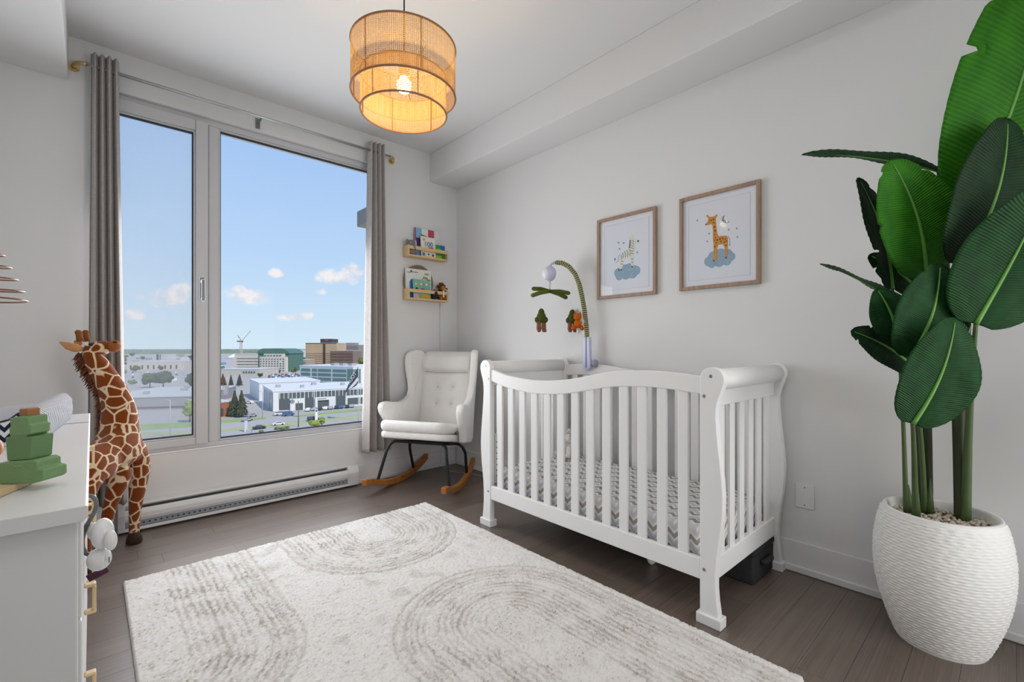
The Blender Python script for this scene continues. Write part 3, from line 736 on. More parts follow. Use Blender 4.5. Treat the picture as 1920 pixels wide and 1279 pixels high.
# ================================================================== PENDANT LAMP
LX, LY = .976, 1.746
lamp = thing('pendant_lamp', 'two tier round rattan pendant lamp with lit bulb', 'lamp', (LX, LY, 2.087))
def rattan(name, c1, c2, pitch_a, pitch_z, fill):
    m = bpy.data.materials.new(name); m.use_nodes = True
    g = NT(m.node_tree); g.n.remove(g.n['Principled BSDF']); out = g.n['Material Output']
    t = g.new('ShaderNodeTexCoord'); s = g.new('ShaderNodeSeparateXYZ', i_0=t.outputs['Object'])
    an = g.m('ARCTAN2', s.outputs[1], s.outputs[0])
    nzn = g.new('ShaderNodeTexNoise', i_Vector=t.outputs['Object'], i_Scale=14, i_Detail=2)
    wob = g.m('MULTIPLY', g.m('SUBTRACT', nzn.outputs[0], .5), .3)
    va = g.m('FRACT', g.m('ADD', g.m('MULTIPLY', an, pitch_a / (2 * PI)), wob)); vz = g.m('FRACT', g.m('ADD', g.m('DIVIDE', s.outputs[2], pitch_z), wob))
    solid = g.m('MAXIMUM', g.m('LESS_THAN', va, fill), g.m('LESS_THAN', vz, fill + .03))
    n2 = g.new('ShaderNodeTexNoise', i_Vector=t.outputs['Object'], i_Scale=160, i_Detail=1)
    col = g.mix(g.m('ADD', g.m('MULTIPLY', g.m('LESS_THAN', va, fill), .55), g.m('MULTIPLY', g.m('SUBTRACT', n2.outputs[0], .5), .5)), lin(c2), lin(c1))
    df = g.new('ShaderNodeBsdfDiffuse', i_Color=col); tl = g.new('ShaderNodeBsdfTranslucent', i_Color=col)
    a = g.new('ShaderNodeMixShader', i_0=.42, i_1=df.outputs[0], i_2=tl.outputs[0])
    tr = g.new('ShaderNodeBsdfTransparent')
    mx = g.new('ShaderNodeMixShader', i_0=solid, i_1=tr.outputs[0], i_2=a.outputs[0]); g.l.new(mx.outputs[0], out.inputs[0])
    return m
RAT = rattan('rattan_weave', '#96683a', '#dcb884', 188, .0072, .5); RATR = mat('rattan_rim', '#9a6f4a', .7)
RIB = mat('shade_wire', '#a8743f', .6)
def shade(r, z0, z1, name, nr):
    o = obj(name, B().lathe([(r, z0), (r, (z0 + z1) / 2), (r, z1)], 96, caps=False), RAT, lamp, True)
    for z in (z0, z1):
        obj('rim', B().tube([(r * math.cos(a), r * math.sin(a), z) for a in [2 * PI * k / 72 for k in range(73)]], .0042, 8, caps=False), RATR, o, True)
    for k in range(nr):
        a = 2 * PI * (k + .3) / nr
        obj('rib', B().tube([((r - .003) * math.cos(a), (r - .003) * math.sin(a), z0), ((r - .003) * math.cos(a), (r - .003) * math.sin(a), z1)], .0022, 6), RIB, o, True)
    return o
shade(.215, .075, .277, 'outer_shade', 6); shade(.177, .0, .15, 'inner_shade', 6)
sf = B()
for k in range(3):
    a = 2 * PI * k / 3 + .4
    sf.tube([(0, 0, .17), (.213 * math.cos(a), .213 * math.sin(a), .17)], .002, 6); sf.tube([(0, 0, .149), (.177 * math.cos(a + .5), .177 * math.sin(a + .5), .149)], .002, 6)
obj('spider_fitting', sf, RIB, lamp)
obj('socket', B().lathe([(.007, .245), (.018, .235), (.021, .215), (.021, .175), (.018, .155)], 20), mat('socket_wood', '#7b5332', .5), lamp, True)
BULBM = emis('bulb_glow', '#ffe6b8', 30)
obj('bulb', B().lathe([(.003, .086), (.012, .088), (.023, .095), (.0295, .106), (.0315, .117), (.0295, .129), (.023, .140), (.016, .147), (.015, .158)], 24), BULBM, lamp, True)
obj('cord', B().tube([(0, 0, .24), (0, 0, HC - 2.087 - .02)], .0032, 8), BLACKMET, lamp, True)
obj('ceiling_canopy', B().lathe([(.05, HC - 2.087 - .0005), (.05, HC - 2.087 - .015), (.035, HC - 2.087 - .025)], 28), BLACKMET, lamp, True)
pb = bpy.data.lights.new('bulb_light', 'POINT'); pb.energy = 40; pb.color = (1, .74, .36); pb.shadow_soft_size = .034
pbo = bpy.data.objects.new('bulb_light', pb); COL.objects.link(pbo); pbo.location = (0, 0, .117); pbo.parent = lamp

# ================================================================== POTTED PLANT
PCX, PCY = 2.345, .195
plant = thing('potted_plant', 'tall artificial banana plant in textured white pot beside the crib', 'plant', (PCX, PCY, 0)); p0 = loc_of(plant)
pprof = [(0, .128), (.03, .140), (.06, .151), (.10, .164), (.15, .178), (.20, .188), (.25, .1945), (.30, .197), (.35, .1955), (.40, .190), (.44, .183), (.47, .175), (.484, .170)]
pz = np.array([a for a, _ in pprof]); pr = np.array([b for _, b in pprof])
def potf(u, v):
    z = .486 * v; r = float(np.interp(z, pz, pr))
    rows = 46; ph = v * rows; rowi = math.floor(ph); fr = ph - rowi
    if .015 < v < .985:
        bump = abs(math.sin(PI * fr)) ** .7
        a = u * 2 * PI * 30 + (rowi % 2) * PI + 1.3 * math.sin(rowi * 2.1)
        r += .0034 * bump * (.62 + .38 * math.sin(a + .8 * math.sin(u * 40 + rowi)))
    a = 2 * PI * u
    return (r * math.cos(a), r * math.sin(a), z)
pot = B().grid(potf, 240, 230)
n0 = 241
pot.f.append(tuple(range(240)))
pot_o = obj('pot', pot, mat('white_plaster', '#efefed', .8, bump=.15, bscale=300), plant, True, normals=False)
obj('pot_rim', B().lathe([(.170, .484), (.166, .490), (.157, .490), (.152, .482), (.150, .42)], 64, caps=False), mat('white_plaster', '#efefed', .8), pot_o, True)
pebb = B(); pr_ = random.Random(5)
for k in range(560):
    r = .148 * math.sqrt(pr_.random()); a = pr_.random() * 2 * PI; s = pr_.uniform(.005, .009)
    pebb.ball((r * math.cos(a), r * math.sin(a), .452 + pr_.uniform(-.004, .008)), (s, s * pr_.uniform(.7, 1), s * .7), 6, 4, Matrix.Rotation(pr_.random() * 3, 3, 'Z'))
pb_ = obj('pebbles', pebb, mat('pebble', '#d6cbbb', .7, var=.25, vscale=60), pot_o, True); pb_['kind'] = 'stuff'
obj('soil', B().lathe([(.151, .44), (.151, .448)], 40), mat('soil', '#6f6357', .95), pot_o)

def leafmat(name, c1, c2, rough=.5):
    m = bpy.data.materials.new(name); m.use_nodes = True
    g = NT(m.node_tree); p = g.n['Principled BSDF']; t = g.new('ShaderNodeTexCoord'); s = g.new('ShaderNodeSeparateXYZ', i_0=t.outputs['UV'])
    v = g.m('SINE', g.m('MULTIPLY', g.m('ADD', s.outputs[1], g.m('MULTIPLY', g.m('ABSOLUTE', g.m('SUBTRACT', s.outputs[0], .5)), -.22)), 330.0))
    nn = g.new('ShaderNodeTexNoise', i_Vector=t.outputs['UV'], i_Scale=5, i_Detail=2)
    f = g.m('ADD', g.m('MULTIPLY', v, .12), nn.outputs[0])
    c = g.ramp(f, [(.3, lin(c1)), (.75, lin(c2))])
    g.l.new(c, p.inputs['Base Color']); p.inputs['Roughness'].default_value = rough; p.inputs['Specular IOR Level'].default_value = .16
    g.l.new(g.new('ShaderNodeBump', i_Strength=.35, i_Distance=.003, i_Height=v).outputs[0], p.inputs['Normal'])
    tl = g.new('ShaderNodeBsdfTranslucent', i_Color=lin(c2))
    mx = g.new('ShaderNodeMixShader', i_0=.10, i_1=p.outputs[0], i_2=tl.outputs[0]); g.l.new(mx.outputs[0], g.n['Material Output'].inputs[0])
    return m
LEAF = leafmat('leaf_green', '#133718', '#1d4d24'); LEAF2 = leafmat('leaf_bright', '#266412', '#3a7f18'); LEAF3 = leafmat('leaf_dark', '#0e2612', '#183a1b')
RIBM = mat('leaf_midrib', '#5f9440', .5); STEM = mat('stem_green', '#4b6138', .5, var=.15, vscale=12); STEM2 = mat('stem_dark', '#3a4228', .6, var=.2, vscale=14)
def leaf(bpx, bt, tpx, tt, hw, up, mt, bend=.06, fold=.25, notches=(), asym=1.0, rib=True):
    """leaf from base pixel/depth to tip pixel/depth; up = facing vector; hw = half width"""
    a = on_d(*bpx, bt); c = on_d(*tpx, tt); ax = (c - a); L = ax.length; ax.normalize()
    n = Vector(up); n = (n - ax * n.dot(ax)).normalized(); sd = ax.cross(n).normalized()
    nU, nV = 24, 64
    def cen(v): return a + ax * (L * v) + n * (bend * 4 * v * (1 - v) * L) + sd * (.035 * L * math.sin(PI * v))
    def width(v): return hw * (max(0, math.sin(PI * min(1, v * .965 + .02) ** .86)) ** .56) if v < .999 else hw * .04
    vs, fs, uv = [], [], []
    for j in range(nV + 1):
        v = j / nV; cc = cen(v); wd = width(v)
        for i in range(nU + 1):
            u = i / nU * 2 - 1; k = 1.0
            for (nv_, sgn, dep) in notches:
                if u * sgn > 0 and abs(v - nv_) < .022: k = min(k, 1 - dep * (1 - abs(v - nv_) / .022) * 1.0 if abs(u) > 1 - dep else 1)
            uu = u * k
            rip = .0010 * math.sin(v * 120 - abs(u) * 6) * abs(u) + .004 * math.sin(v * 11 + u * 2) * abs(u)
            pt = cc + sd * (uu * wd * (asym if u > 0 else 1)) - ax * (.10 * wd * uu * uu) + n * (fold * abs(uu) * wd * (1 - .55 * abs(uu)) + rip)
            vs.append(pt); uv.append((i / nU, v))
    for j in range(nV):
        for i in range(nU): fs.append((j * (nU + 1) + i, j * (nU + 1) + i + 1, (j + 1) * (nU + 1) + i + 1, (j + 1) * (nU + 1) + i))
    me = bpy.data.meshes.new('leaf'); me.from_pydata([tuple(v + p0) for v in vs], [], fs)
    ul = me.uv_layers.new(name='UV')
    for lp in me.loops: ul.data[lp.index].uv = uv[lp.vertex_index]
    me.polygons.foreach_set('use_smooth', [True] * len(me.polygons)); me.materials.append(mt)
    o = bpy.data.objects.new('leaf', me); COL.objects.link(o); o.parent = plant
    md = o.modifiers.new('s', 'SOLIDIFY'); md.thickness = .0016
    if rib:
        pts = [cen(k / 24) + n * .0012 for k in range(24)]
        obj('midrib', B().tube([q + p0 for q in pts], [.0062 * (1 - k / 24) + .0012 for k in range(24)], 8), RIBM, o, True)
    return a, (cen(.02) - cen(.1)).normalized()
def zp(x, y): return (1490 + x / 1.5598, y / 1.5598)
TOC = Vector((-S_, -C_, 0))        # towards the camera
RT = Vector((C_, -S_, 0)); UP = Vector((0, 0, 1))
bases = {}
bases['A'] = leaf(zp(515, 590), 1.64, zp(735, -170), 1.50, .205, TOC + RT * -.15 + UP * .25, LEAF2, .03, .18, ((.60, -1, .30), (.80, -1, .3), (.4, 1, .3)))
bases['B'] = leaf(zp(490, 775), 1.57, zp(622, 345), 1.52, .175, TOC + RT * .1 + UP * -.35, LEAF3, .05, .12, ((.93, 1, .2),))
bases['C'] = leaf(zp(530, 948), 1.49, zp(745, 545), 1.40, .150, TOC + RT * -.2 + UP * .1, LEAF, -.04, .14)
bases['D'] = leaf(zp(384, 800), 1.66, zp(280, 468), 1.62, .135, TOC + RT * -.2 + UP * .15, LEAF2, .04, .16, ((.93, -1, .3), (.85, 1, .25), (.55, -1, .12)))
bases['E'] = leaf(zp(285, 845), 1.74, zp(185, 520), 1.76, .078, TOC + RT * .3, LEAF3, .03, .2, ((.9, 1, .35), (.35, -1, .5)))
bases['E2'] = leaf(zp(372, 860), 1.74, zp(218, 745), 1.78, .055, TOC + UP * -.5, LEAF3, .06, .3, ((.8, -1, .4),))
bases['F'] = leaf(zp(420, 500), 1.66, zp(22, 452), 1.62, .05, UP * 1.0 + TOC * .12 + RT * .05, LEAF, .045, .35, ((.95, 1, .3),))
bases['G'] = leaf(zp(300, 880), 1.64, zp(76, 772), 1.60, .045, UP * 1.0 + TOC * .30 + RT * .4, LEAF, .03, .3)
bases['H'] = leaf(zp(300, 985), 1.62, zp(240, 845), 1.60, .065, TOC + RT * -.5, LEAF, .06, .35)
bases['I'] = leaf(zp(340, 1045), 1.56, zp(425, 772), 1.54, .118, TOC + UP * -.1 + RT * -.1, LEAF, .05, .14, ((.9, -1, .25),))
bases['J'] = leaf(zp(345, 1075), 1.64, zp(165, 968), 1.66, .075, TOC + UP * .35, LEAF3, .05, .25, ((.9, -1, .4), (.8, 1, .3)))
bases['K'] = leaf(zp(345, 1240), 1.50, zp(470, 930), 1.48, .112, TOC + RT * -.12 + UP * .08, LEAF, .04, .12, ((.93, 1, .2),))
def stem(a, foot, r0, r1, m=STEM, ctl=None, name='stem'):
    a = Vector(a) + p0; f = Vector(foot); c = Vector(ctl) if ctl else Vector((f.x * .8 + a.x * .2, f.y * .8 + a.y * .2, f.z * .4 + a.z * .6))
    pts = [(1 - t) ** 2 * f + 2 * t * (1 - t) * c + t * t * a for t in [k / 22 for k in range(23)]]
    obj(name, B().tube(pts, [r0 + (r1 - r0) * k / 22 for k in range(23)], 10), m, plant, True)
# three clumps of stalks: left, middle-left and right
def soil_pt(px, py): v = on_z(px, py, .452); return (v.x - PCX, v.y - PCY, .44)
fl = soil_pt(1716, 968); fm = soil_pt(1741, 962); fr_ = soil_pt(1811, 978)
def clampf(f, r=.12):
    d = math.hypot(f[0], f[1]); 
    return f if d < r else (f[0] * r / d, f[1] * r / d, f[2])
fl, fm, fr_ = clampf(fl), clampf(fm), clampf(fr_)
stem(bases['K'][0], fl, .011, .006)
stem(bases['I'][0], (fm[0] - .01, fm[1] + .01, .44), .010, .005, STEM)
stem(bases['J'][0], (fm[0] + .0, fm[1] + .022, .44), .010, .005, STEM2)
stem(bases['H'][0], (fl[0] + .02, fl[1] + .03, .44), .009, .004, STEM)
stem(bases['D'][0], (fm[0] + .01, fm[1], .44), .014, .006, STEM2)
stem(bases['G'][0], (fm[0] + .005, fm[1] + .03, .44), .009, .004, STEM2)
stem(bases['E'][0], (fm[0] + .02, fm[1] + .03, .44), .012, .005, STEM2)
stem(bases['E2'][0], (fm[0] + .03, fm[1] + .02, .44), .010, .005, STEM2)
stem(bases['C'][0], fr_, .016, .006, STEM)
stem(bases['B'][0], (fr_[0] + .005, fr_[1] + .014, .44), .015, .006, STEM2)
stem(bases['A'][0], (fr_[0] + .012, fr_[1] + .004, .44), .016, .007, STEM)
stem(bases['F'][0], (fr_[0] + .014, fr_[1] + .02, .44), .014, .005, STEM2)
for f in (fl, fm):
    for k in range(2):
        a = k * 2.4 + 1; q = Vector((f[0] + .018 * math.cos(a), f[1] + .018 * math.sin(a), .445))
        obj('sheath', B().tube([q, q + Vector((.004 * math.cos(a), .004 * math.sin(a), .05)), q + Vector((.010 * math.cos(a), .010 * math.sin(a), .12 + .03 * k))], [.014, .012, .003], 8, flat=.6), STEM, plant, True)

# ================================================================== PICTURES
PAPER = mat('print_paper', '#dadfe8', .7); MATB = mat('mat_board', '#dfe2ea', .7)
PGLASS = pane('picture_glass', refl=.3)
def pic(label, ya, yb2, za, zb):
    t = thing('framed_picture', label, 'picture', (X1, (ya + yb2) / 2, za), 0, 'framed animal prints'); o0 = loc_of(t)
    fw, d = .020, .024
    for nm, b in (('frame_side', [(ya, ya + fw, za, zb), (yb2 - fw, yb2, za, zb)]), ('frame_rail', [(ya + fw, yb2 - fw, za, za + fw), (ya + fw, yb2 - fw, zb - fw, zb)])):
        for (a, b_, c, d_) in b: obj(nm, rbox(X1 - d, X1 - .001, a, b_, c, d_), FRAMEW, t, bevel=.002, loc=o0)
    obj('mat_board', rbox(X1 - .010, X1 - .002, ya + fw, yb2 - fw, za + fw, zb - fw), MATB, t, loc=o0)
    iw = .052
    pr = obj('print', rbox(X1 - .0103, X1 - .0099, ya + iw, yb2 - iw, za + iw, zb - iw), PAPER, t, loc=o0)
    for (a, b_, c, d_) in ((ya + iw, ya + iw + .0015, za + iw, zb - iw), (yb2 - iw - .0015, yb2 - iw, za + iw, zb - iw), (ya + iw, yb2 - iw, za + iw, za + iw + .0015), (ya + iw, yb2 - iw, zb - iw - .0015, zb - iw)):
        obj('mat_bevel', rbox(X1 - .0112, X1 - .0099, a, b_, c, d_), mat('mat_bevel', '#c3c8d0', .7), pr)
    obj('glass', rbox(X1 - .0155, X1 - .0145, ya + fw - .001, yb2 - fw + .001, za + fw - .001, zb - fw + .001), PGLASS, t, loc=o0)
    return pr, o0
def art(pr, name, out, m, lay):
    xx = X1 - .0104 - .00025 * lay
    pts = [on_x(1100 + a / 4.92, 320 + b / 4.92, X1 - .0104) for a, b in out]
    vs = [(xx, p_.y, p_.z) for p_ in pts]; n = len(vs)
    b = B().add(vs + [(xx + .0002, y, z) for _, y, z in vs], [tuple(range(n)), tuple(range(2 * n - 1, n - 1, -1))] + [(k, k + n, (k + 1) % n + n, (k + 1) % n) for k in range(n)])
    return obj(name, b, m, pr)
def circ(cx, cy, r, n=18, ry=None): return [(cx + r * math.cos(2 * PI * k / n), cy + (ry or r) * math.sin(2 * PI * k / n)) for k in range(n)]
def cloud_out(cs, n=90):
    cx = sum(c[0] for c in cs) / len(cs); cy = sum(c[1] for c in cs) / len(cs); out = []
    for k in range(n):
        a = 2 * PI * k / n; d = np.array([math.cos(a), math.sin(a)]); best = 0
        for (x, y, r) in cs:
            q = np.array([x - cx, y - cy]); b = float(q @ d); dd = r * r - (float(q @ q) - b * b)
            if dd > 0: best = max(best, b + math.sqrt(dd))
        out.append((cx + d[0] * best, cy + d[1] * best))
    return out
def star(cx, cy, r): return [(cx + (r if k % 2 == 0 else r * .45) * math.sin(2 * PI * k / 10), cy - (r if k % 2 == 0 else r * .45) * math.cos(2 * PI * k / 10)) for k in range(10)]
def stroke(pts, w):
    l, r_ = [], []
    for i, p_ in enumerate(pts):
        a = pts[max(i - 1, 0)]; b = pts[min(i + 1, len(pts) - 1)]; dx, dy = b[0] - a[0], b[1] - a[1]; q = math.hypot(dx, dy) or 1
        l.append((p_[0] - dy / q * w, p_[1] + dx / q * w)); r_.append((p_[0] + dy / q * w, p_[1] - dx / q * w))
    return l + r_[::-1]
CLOUDB = mat('watercolour_blue', '#8fa9bd', .8, var=.22, vscale=22); CREAM = mat('zebra_cream', '#d9dbd2', .8); INK = mat('ink_grey', '#4c4f50', .8)
GOLD = mat('watercolour_ochre', '#c98d3f', .8, var=.25, vscale=60); STARM = mat('star_blue', '#8797ab', .8); BRN = mat('ink_brown', '#7a4b22', .8)
pr1, _ = pic('small wooden frame with a zebra print, left of the two pictures', 1.485, 1.927, 1.424, 1.962)
art(pr1, 'cloud', cloud_out([(300, 945, 46), (350, 920, 55), (400, 905, 52), (450, 920, 46), (360, 960, 45), (300, 980, 32), (420, 950, 45)]), CLOUDB, 0)
art(pr1, 'zebra', [(476, 648), (458, 630), (440, 622), (428, 600), (420, 585), (414, 605), (416, 620), (395, 608), (383, 612), (392, 632), (405, 640), (400, 670), (392, 715), (360, 735), (325, 755), (308, 785), (312, 830), (305, 880), (300, 915), (318, 918), (330, 890), (345, 850), (352, 815), (395, 800), (403, 840), (415, 885), (432, 885), (433, 840), (437, 790), (442, 740), (445, 690), (450, 672), (468, 662)], CREAM, 2)
for st in ([(330, 757), (338, 785), (334, 805)], [(350, 745), (360, 775), (356, 800)], [(372, 735), (382, 765), (378, 795)], [(392, 725), (405, 750), (402, 785)], [(410, 690), (435, 700)], [(408, 710), (438, 722)], [(412, 668), (440, 676)], [(405, 735), (434, 745)], [(410, 760), (432, 768)], [(320, 780), (322, 820)], [(318, 835), (338, 842)], [(315, 860), (334, 866)], [(410, 815), (430, 818)], [(412, 845), (431, 848)], [(425, 640), (435, 662)]):
    art(pr1, 'stripe', stroke(st, 2.4), INK, 3)
art(pr1, 'mane', stroke([(404, 640), (400, 675), (394, 716)], 5), INK, 3); art(pr1, 'muzzle', circ(475, 650, 9), INK, 3)
art(pr1, 'tail', stroke([(308, 770), (294, 795), (290, 840), (262, 850)], 1.6), INK, 1); art(pr1, 'tail_tuft', circ(261, 818, 5, 12, 14), INK, 1)
for x, y in ((300, 918), (318, 915), (420, 886)): art(pr1, 'hoof', circ(x, y, 8), INK, 3)
for x, y in ((294, 665), (341, 668), (302, 722), (467, 755)): art(pr1, 'star', star(x, y, 13), STARM, 1)
pr2, _ = pic('larger looking wooden frame with a giraffe print, right of the two pictures', .891, 1.333, 1.428, 1.966)
art(pr2, 'cloud', cloud_out([(1130, 840, 46), (1180, 800, 60), (1240, 780, 62), (1300, 765, 45), (1330, 790, 42), (1290, 830, 46), (1220, 845, 45), (1155, 868, 32)]), CLOUDB, 0)
art(pr2, 'giraffe', [(1095, 500), (1115, 470), (1125, 440), (1105, 425), (1103, 408), (1120, 410), (1135, 430), (1150, 425), (1165, 425), (1185, 415), (1205, 400), (1208, 415), (1195, 435), (1192, 470), (1198, 520), (1205, 580), (1220, 605), (1260, 600), (1290, 598), (1303, 620), (1305, 680), (1300, 740), (1298, 800), (1275, 808), (1278, 760), (1270, 700), (1255, 680), (1215, 685), (1205, 720), (1207, 790), (1205, 822), (1190, 825), (1188, 780), (1183, 830), (1165, 838), (1170, 780), (1172, 700), (1165, 640), (1165, 560), (1160, 500), (1140, 495), (1115, 505)], GOLD, 2)
sr = random.Random(2)
for x, y in ((1180, 520), (1185, 555), (1180, 590), (1190, 620), (1205, 640), (1230, 630), (1255, 625), (1280, 630), (1240, 655), (1270, 660), (1195, 665), (1180, 645), (1290, 650), (1150, 460), (1170, 450), (1285, 690), (1180, 700), (1172, 480)):
    art(pr2, 'spot', circ(x, y, sr.uniform(6, 10), 8), BRN, 3)
art(pr2, 'hoof', circ(1172, 832, 8), INK, 3); art(pr2, 'hoof', circ(1286, 803, 9), INK, 3); art(pr2, 'nose', circ(1100, 498, 7), BRN, 3); art(pr2, 'eye', circ(1140, 462, 4), INK, 3)
art(pr2, 'tail', stroke([(1303, 602), (1318, 630), (1322, 660), (1320, 685)], 2), INK, 1); art(pr2, 'tail_tuft', circ(1320, 688, 5), INK, 1)
art(pr2, 'moon', [(1285 + 38 * math.cos(a), 448 + 38 * math.sin(a)) for a in np.linspace(.45, 4.35, 24)] + [(1299 + 32 * math.cos(a), 438 + 32 * math.sin(a)) for a in np.linspace(4.1, .75, 20)], mat('moon_grey', '#7d8496', .8), 1)
for x, y in ((1020, 460), (1310, 545), (1385, 532), (1390, 612), (1130, 580), (1112, 652)): art(pr2, 'star', star(x, y, 13), STARM, 1)

# wall outlet plate
ot = thing('wall_plate', 'blank white wall plate above the baseboard near the pot', 'wall plate', (X1, .695, .317)); o0 = loc_of(ot)
obj('plate', rbox(X1 - .006, X1 - .0005, .655, .735, .317, .433), TRIM, ot, bevel=.002, loc=o0)
for z in (.332, .418): obj('screw', B().lathe([(.0035, 0), (.0035, .0015)], 10, (X1 - .0055, .695, z), M=Matrix.Rotation(-PI / 2, 3, 'Y')), SCREWM, ot, loc=o0)

# ================================================================== BOOK LEDGES
SHX0, SHX1, SHD = 1.99, 2.402, .100
def ledge(label, zb):
    t = thing('book_ledge', label, 'shelf', ((SHX0 + SHX1) / 2, Y0, zb), 0, 'pine picture ledges'); o = loc_of(t)
    ya = Y0 - SHD
    for a, b_ in ((SHX0, SHX0 + .014), (SHX1 - .014, SHX1)): obj('end_panel', rbox(a, b_, ya, Y0 - .001, zb, zb + .095), PINE, t, bevel=.002, loc=o)
    obj('bottom_board', rbox(SHX0 + .014, SHX1 - .014, ya, Y0 - .001, zb, zb + .014), PINE, t, bevel=.001, loc=o)
    obj('front_rail', rbox(SHX0 + .014, SHX1 - .014, ya, ya + .012, zb + .062, zb + .09), PINE, t, bevel=.001, loc=o)
    obj('back_rail', rbox(SHX0 + .014, SHX1 - .014, Y0 - .012, Y0 - .001, zb + .05, zb + .09), PINE, t, bevel=.001, loc=o)
    return t
ZU, ZL = 1.881, 1.511
ledge('pine book ledge, the upper one of two on the far wall', ZU); ledge('pine book ledge, the lower one of two on the far wall', ZL)
def flat(name, col): return mat(name, col, .6)
def book(label, x0, x1, yf, zb, h, col, th=.008, lean=.012, patches=(), texts=()):
    t = thing('picture_book', label, 'book', ((x0 + x1) / 2, yf, zb), 0, 'picture books on the ledges')
    lm = math.atan2(lean, h); t.rotation_euler = (-lm, 0, 0)
    w_ = x1 - x0
    cv = obj('cover', B().box(-w_ / 2, w_ / 2, 0, .0012, 0, h).box(-w_ / 2, w_ / 2, th - .0012, th, 0, h).box(-w_ / 2, -w_ / 2 + .0012, .0012, th - .0012, 0, h), flat('cover_' + col[1:], col), t)
    obj('pages', rbox(-w_ / 2 + .0012, w_ / 2 - .002, .0012, th - .0012, .002, h - .002), flat('paper', '#e9e4d8'), t)
    for i, (nm, shp, c) in enumerate(patches):
        pts = [((a - .5) * w_, b * h) for a, b in shp]
        obj(nm, B().prism(pts, lambda a, b, q: (a, q, b), -.0003 - .0002 * i, 0), flat('print_' + c[1:], c), cv)
    for (s, cx, cz, sz, c) in texts:
        tx = bpy.data.curves.new('lettering', 'FONT'); tx.body = s; tx.size = sz; tx.align_x = 'CENTER'; tx.extrude = .0002; tx.offset = .0006
        to = bpy.data.objects.new('lettering', tx); COL.objects.link(to); to.parent = cv; to.location = ((cx - .5) * w_, -.0016, cz * h); to.rotation_euler = (PI / 2, 0, 0)
        tx.materials.append(flat('print_' + c[1:], c)); text_mesh(to)
    return t
def rc(a, b, c, d): return [(a, c), (b, c), (b, d), (a, d)]
def el_(cx, cy, rx, ry, n=16): return [(cx + rx * math.cos(2 * PI * k / n), cy + ry * math.sin(2 * PI * k / n)) for k in range(n)]
zu = ZU + .0145
def bx(zx, zy, y): return on_y(740 + zx / 7.525, 410 + zy / 7.525, y)
a_ = bx(285, 120, Y0 - .03); b_ = bx(632, 170, Y0 - .03)
book('large picture book with coloured squares standing at the back of the upper ledge', a_.x, b_.x, Y0 - .036, zu, a_.z - zu, '#7fb2d8', .010, .010,
     (('red_spine', rc(0, .05, 0, 1), '#b5455f'), ('white_square', rc(.27, .53, .62, 1), '#e6e6e6'), ('red_square', rc(.53, .78, .62, 1), '#c0475a'), ('white_square', rc(.78, 1, .5, 1), '#d9dde0'), ('purple_square', rc(.05, .27, .38, .66), '#3b2c66'), ('yellow_square', rc(.2, .3, .1, .38), '#e0a02c'), ('violet_square', rc(.82, 1, .3, .52), '#403a70'), ('black_shape', [(.24, .2), (.2, .7), (.26, .8), (.34, .78), (.45, .76), (.7, .62), (.6, .55), (.5, .3)], '#191a1f'), ('white_dot', el_(.29, .74, .022, .022), '#f2f2f2'), ('white_dot', el_(.37, .74, .022, .022), '#f2f2f2')))
a_ = bx(375, 240, Y0 - .062); b_ = bx(578, 262, Y0 - .062)
book('white book with the number 100 on its cover, on the upper ledge', a_.x, b_.x, Y0 - .066, zu, a_.z - zu, '#ece8df', .008, .014,
     (('sun', el_(.22, .86, .1, .07), '#e6c22e'), ('sand', [(.05, .33), (.3, .42), (.6, .44), (.95, .36), (.98, .28), (.05, .28)], '#dcb265'), ('blue_blob', el_(.16, .14, .1, .08), '#3f8fb8'), ('black_dot', el_(.5, .16, .05, .04), '#2a2a2e'), ('black_dot', el_(.8, .13, .06, .06), '#2a2a2e'), ('red_car', rc(.52, .85, .44, .51), '#b5222e')),
     (('100', .52, .53, .062, '#1f6f96'),))
a_ = bx(578, 362, Y0 - .06); b_ = bx(712, 390, Y0 - .06)
book('small green and blue book at the right of the upper ledge', a_.x, b_.x, Y0 - .064, zu, a_.z - zu, '#2e9a4e', .008, .012,
     (('blue_corner', [(.45, 1), (1, 1), (1, .2), (.8, .45)], '#1f6fae'), ('yellow_leaf', el_(.35, .62, .3, .12), '#9bcf3c'), ('lime_base', rc(0, .6, 0, .25), '#a8c62c'), ('orange_dot', el_(.45, .45, .14, .09), '#e07b2c')))
zl = ZL + .0145
wk = thing('wicker_disc', 'round woven wicker disc leaning behind the lower ledge books', 'basket', (2.135, Y0 - .016, zl)); 
WICK = mat('wicker', '#8f7a62', .85, bump=.8, bscale=120, var=.3, vscale=90)
cs = B().lathe([(.001, .0), (.142, .0), (.149, .004), (.149, .010), (.142, .012), (.001, .008)], 48, (0, 0, .150), M=Matrix.Rotation(PI / 2, 3, 'X'))
obj('woven_plate', cs, WICK, wk, True)
wr = B()
for k in range(1, 11): wr.tube([(k * .0135 * math.cos(a), -.0125, .150 + k * .0135 * math.sin(a)) for a in [2 * PI * j / 40 for j in range(41)]], .0035, 6, caps=False)
obj('coil_rings', wr, WICK, wk, True)['kind'] = 'stuff'
a_ = bx(160, 690, Y0 - .045); b_ = bx(518, 725, Y0 - .045)
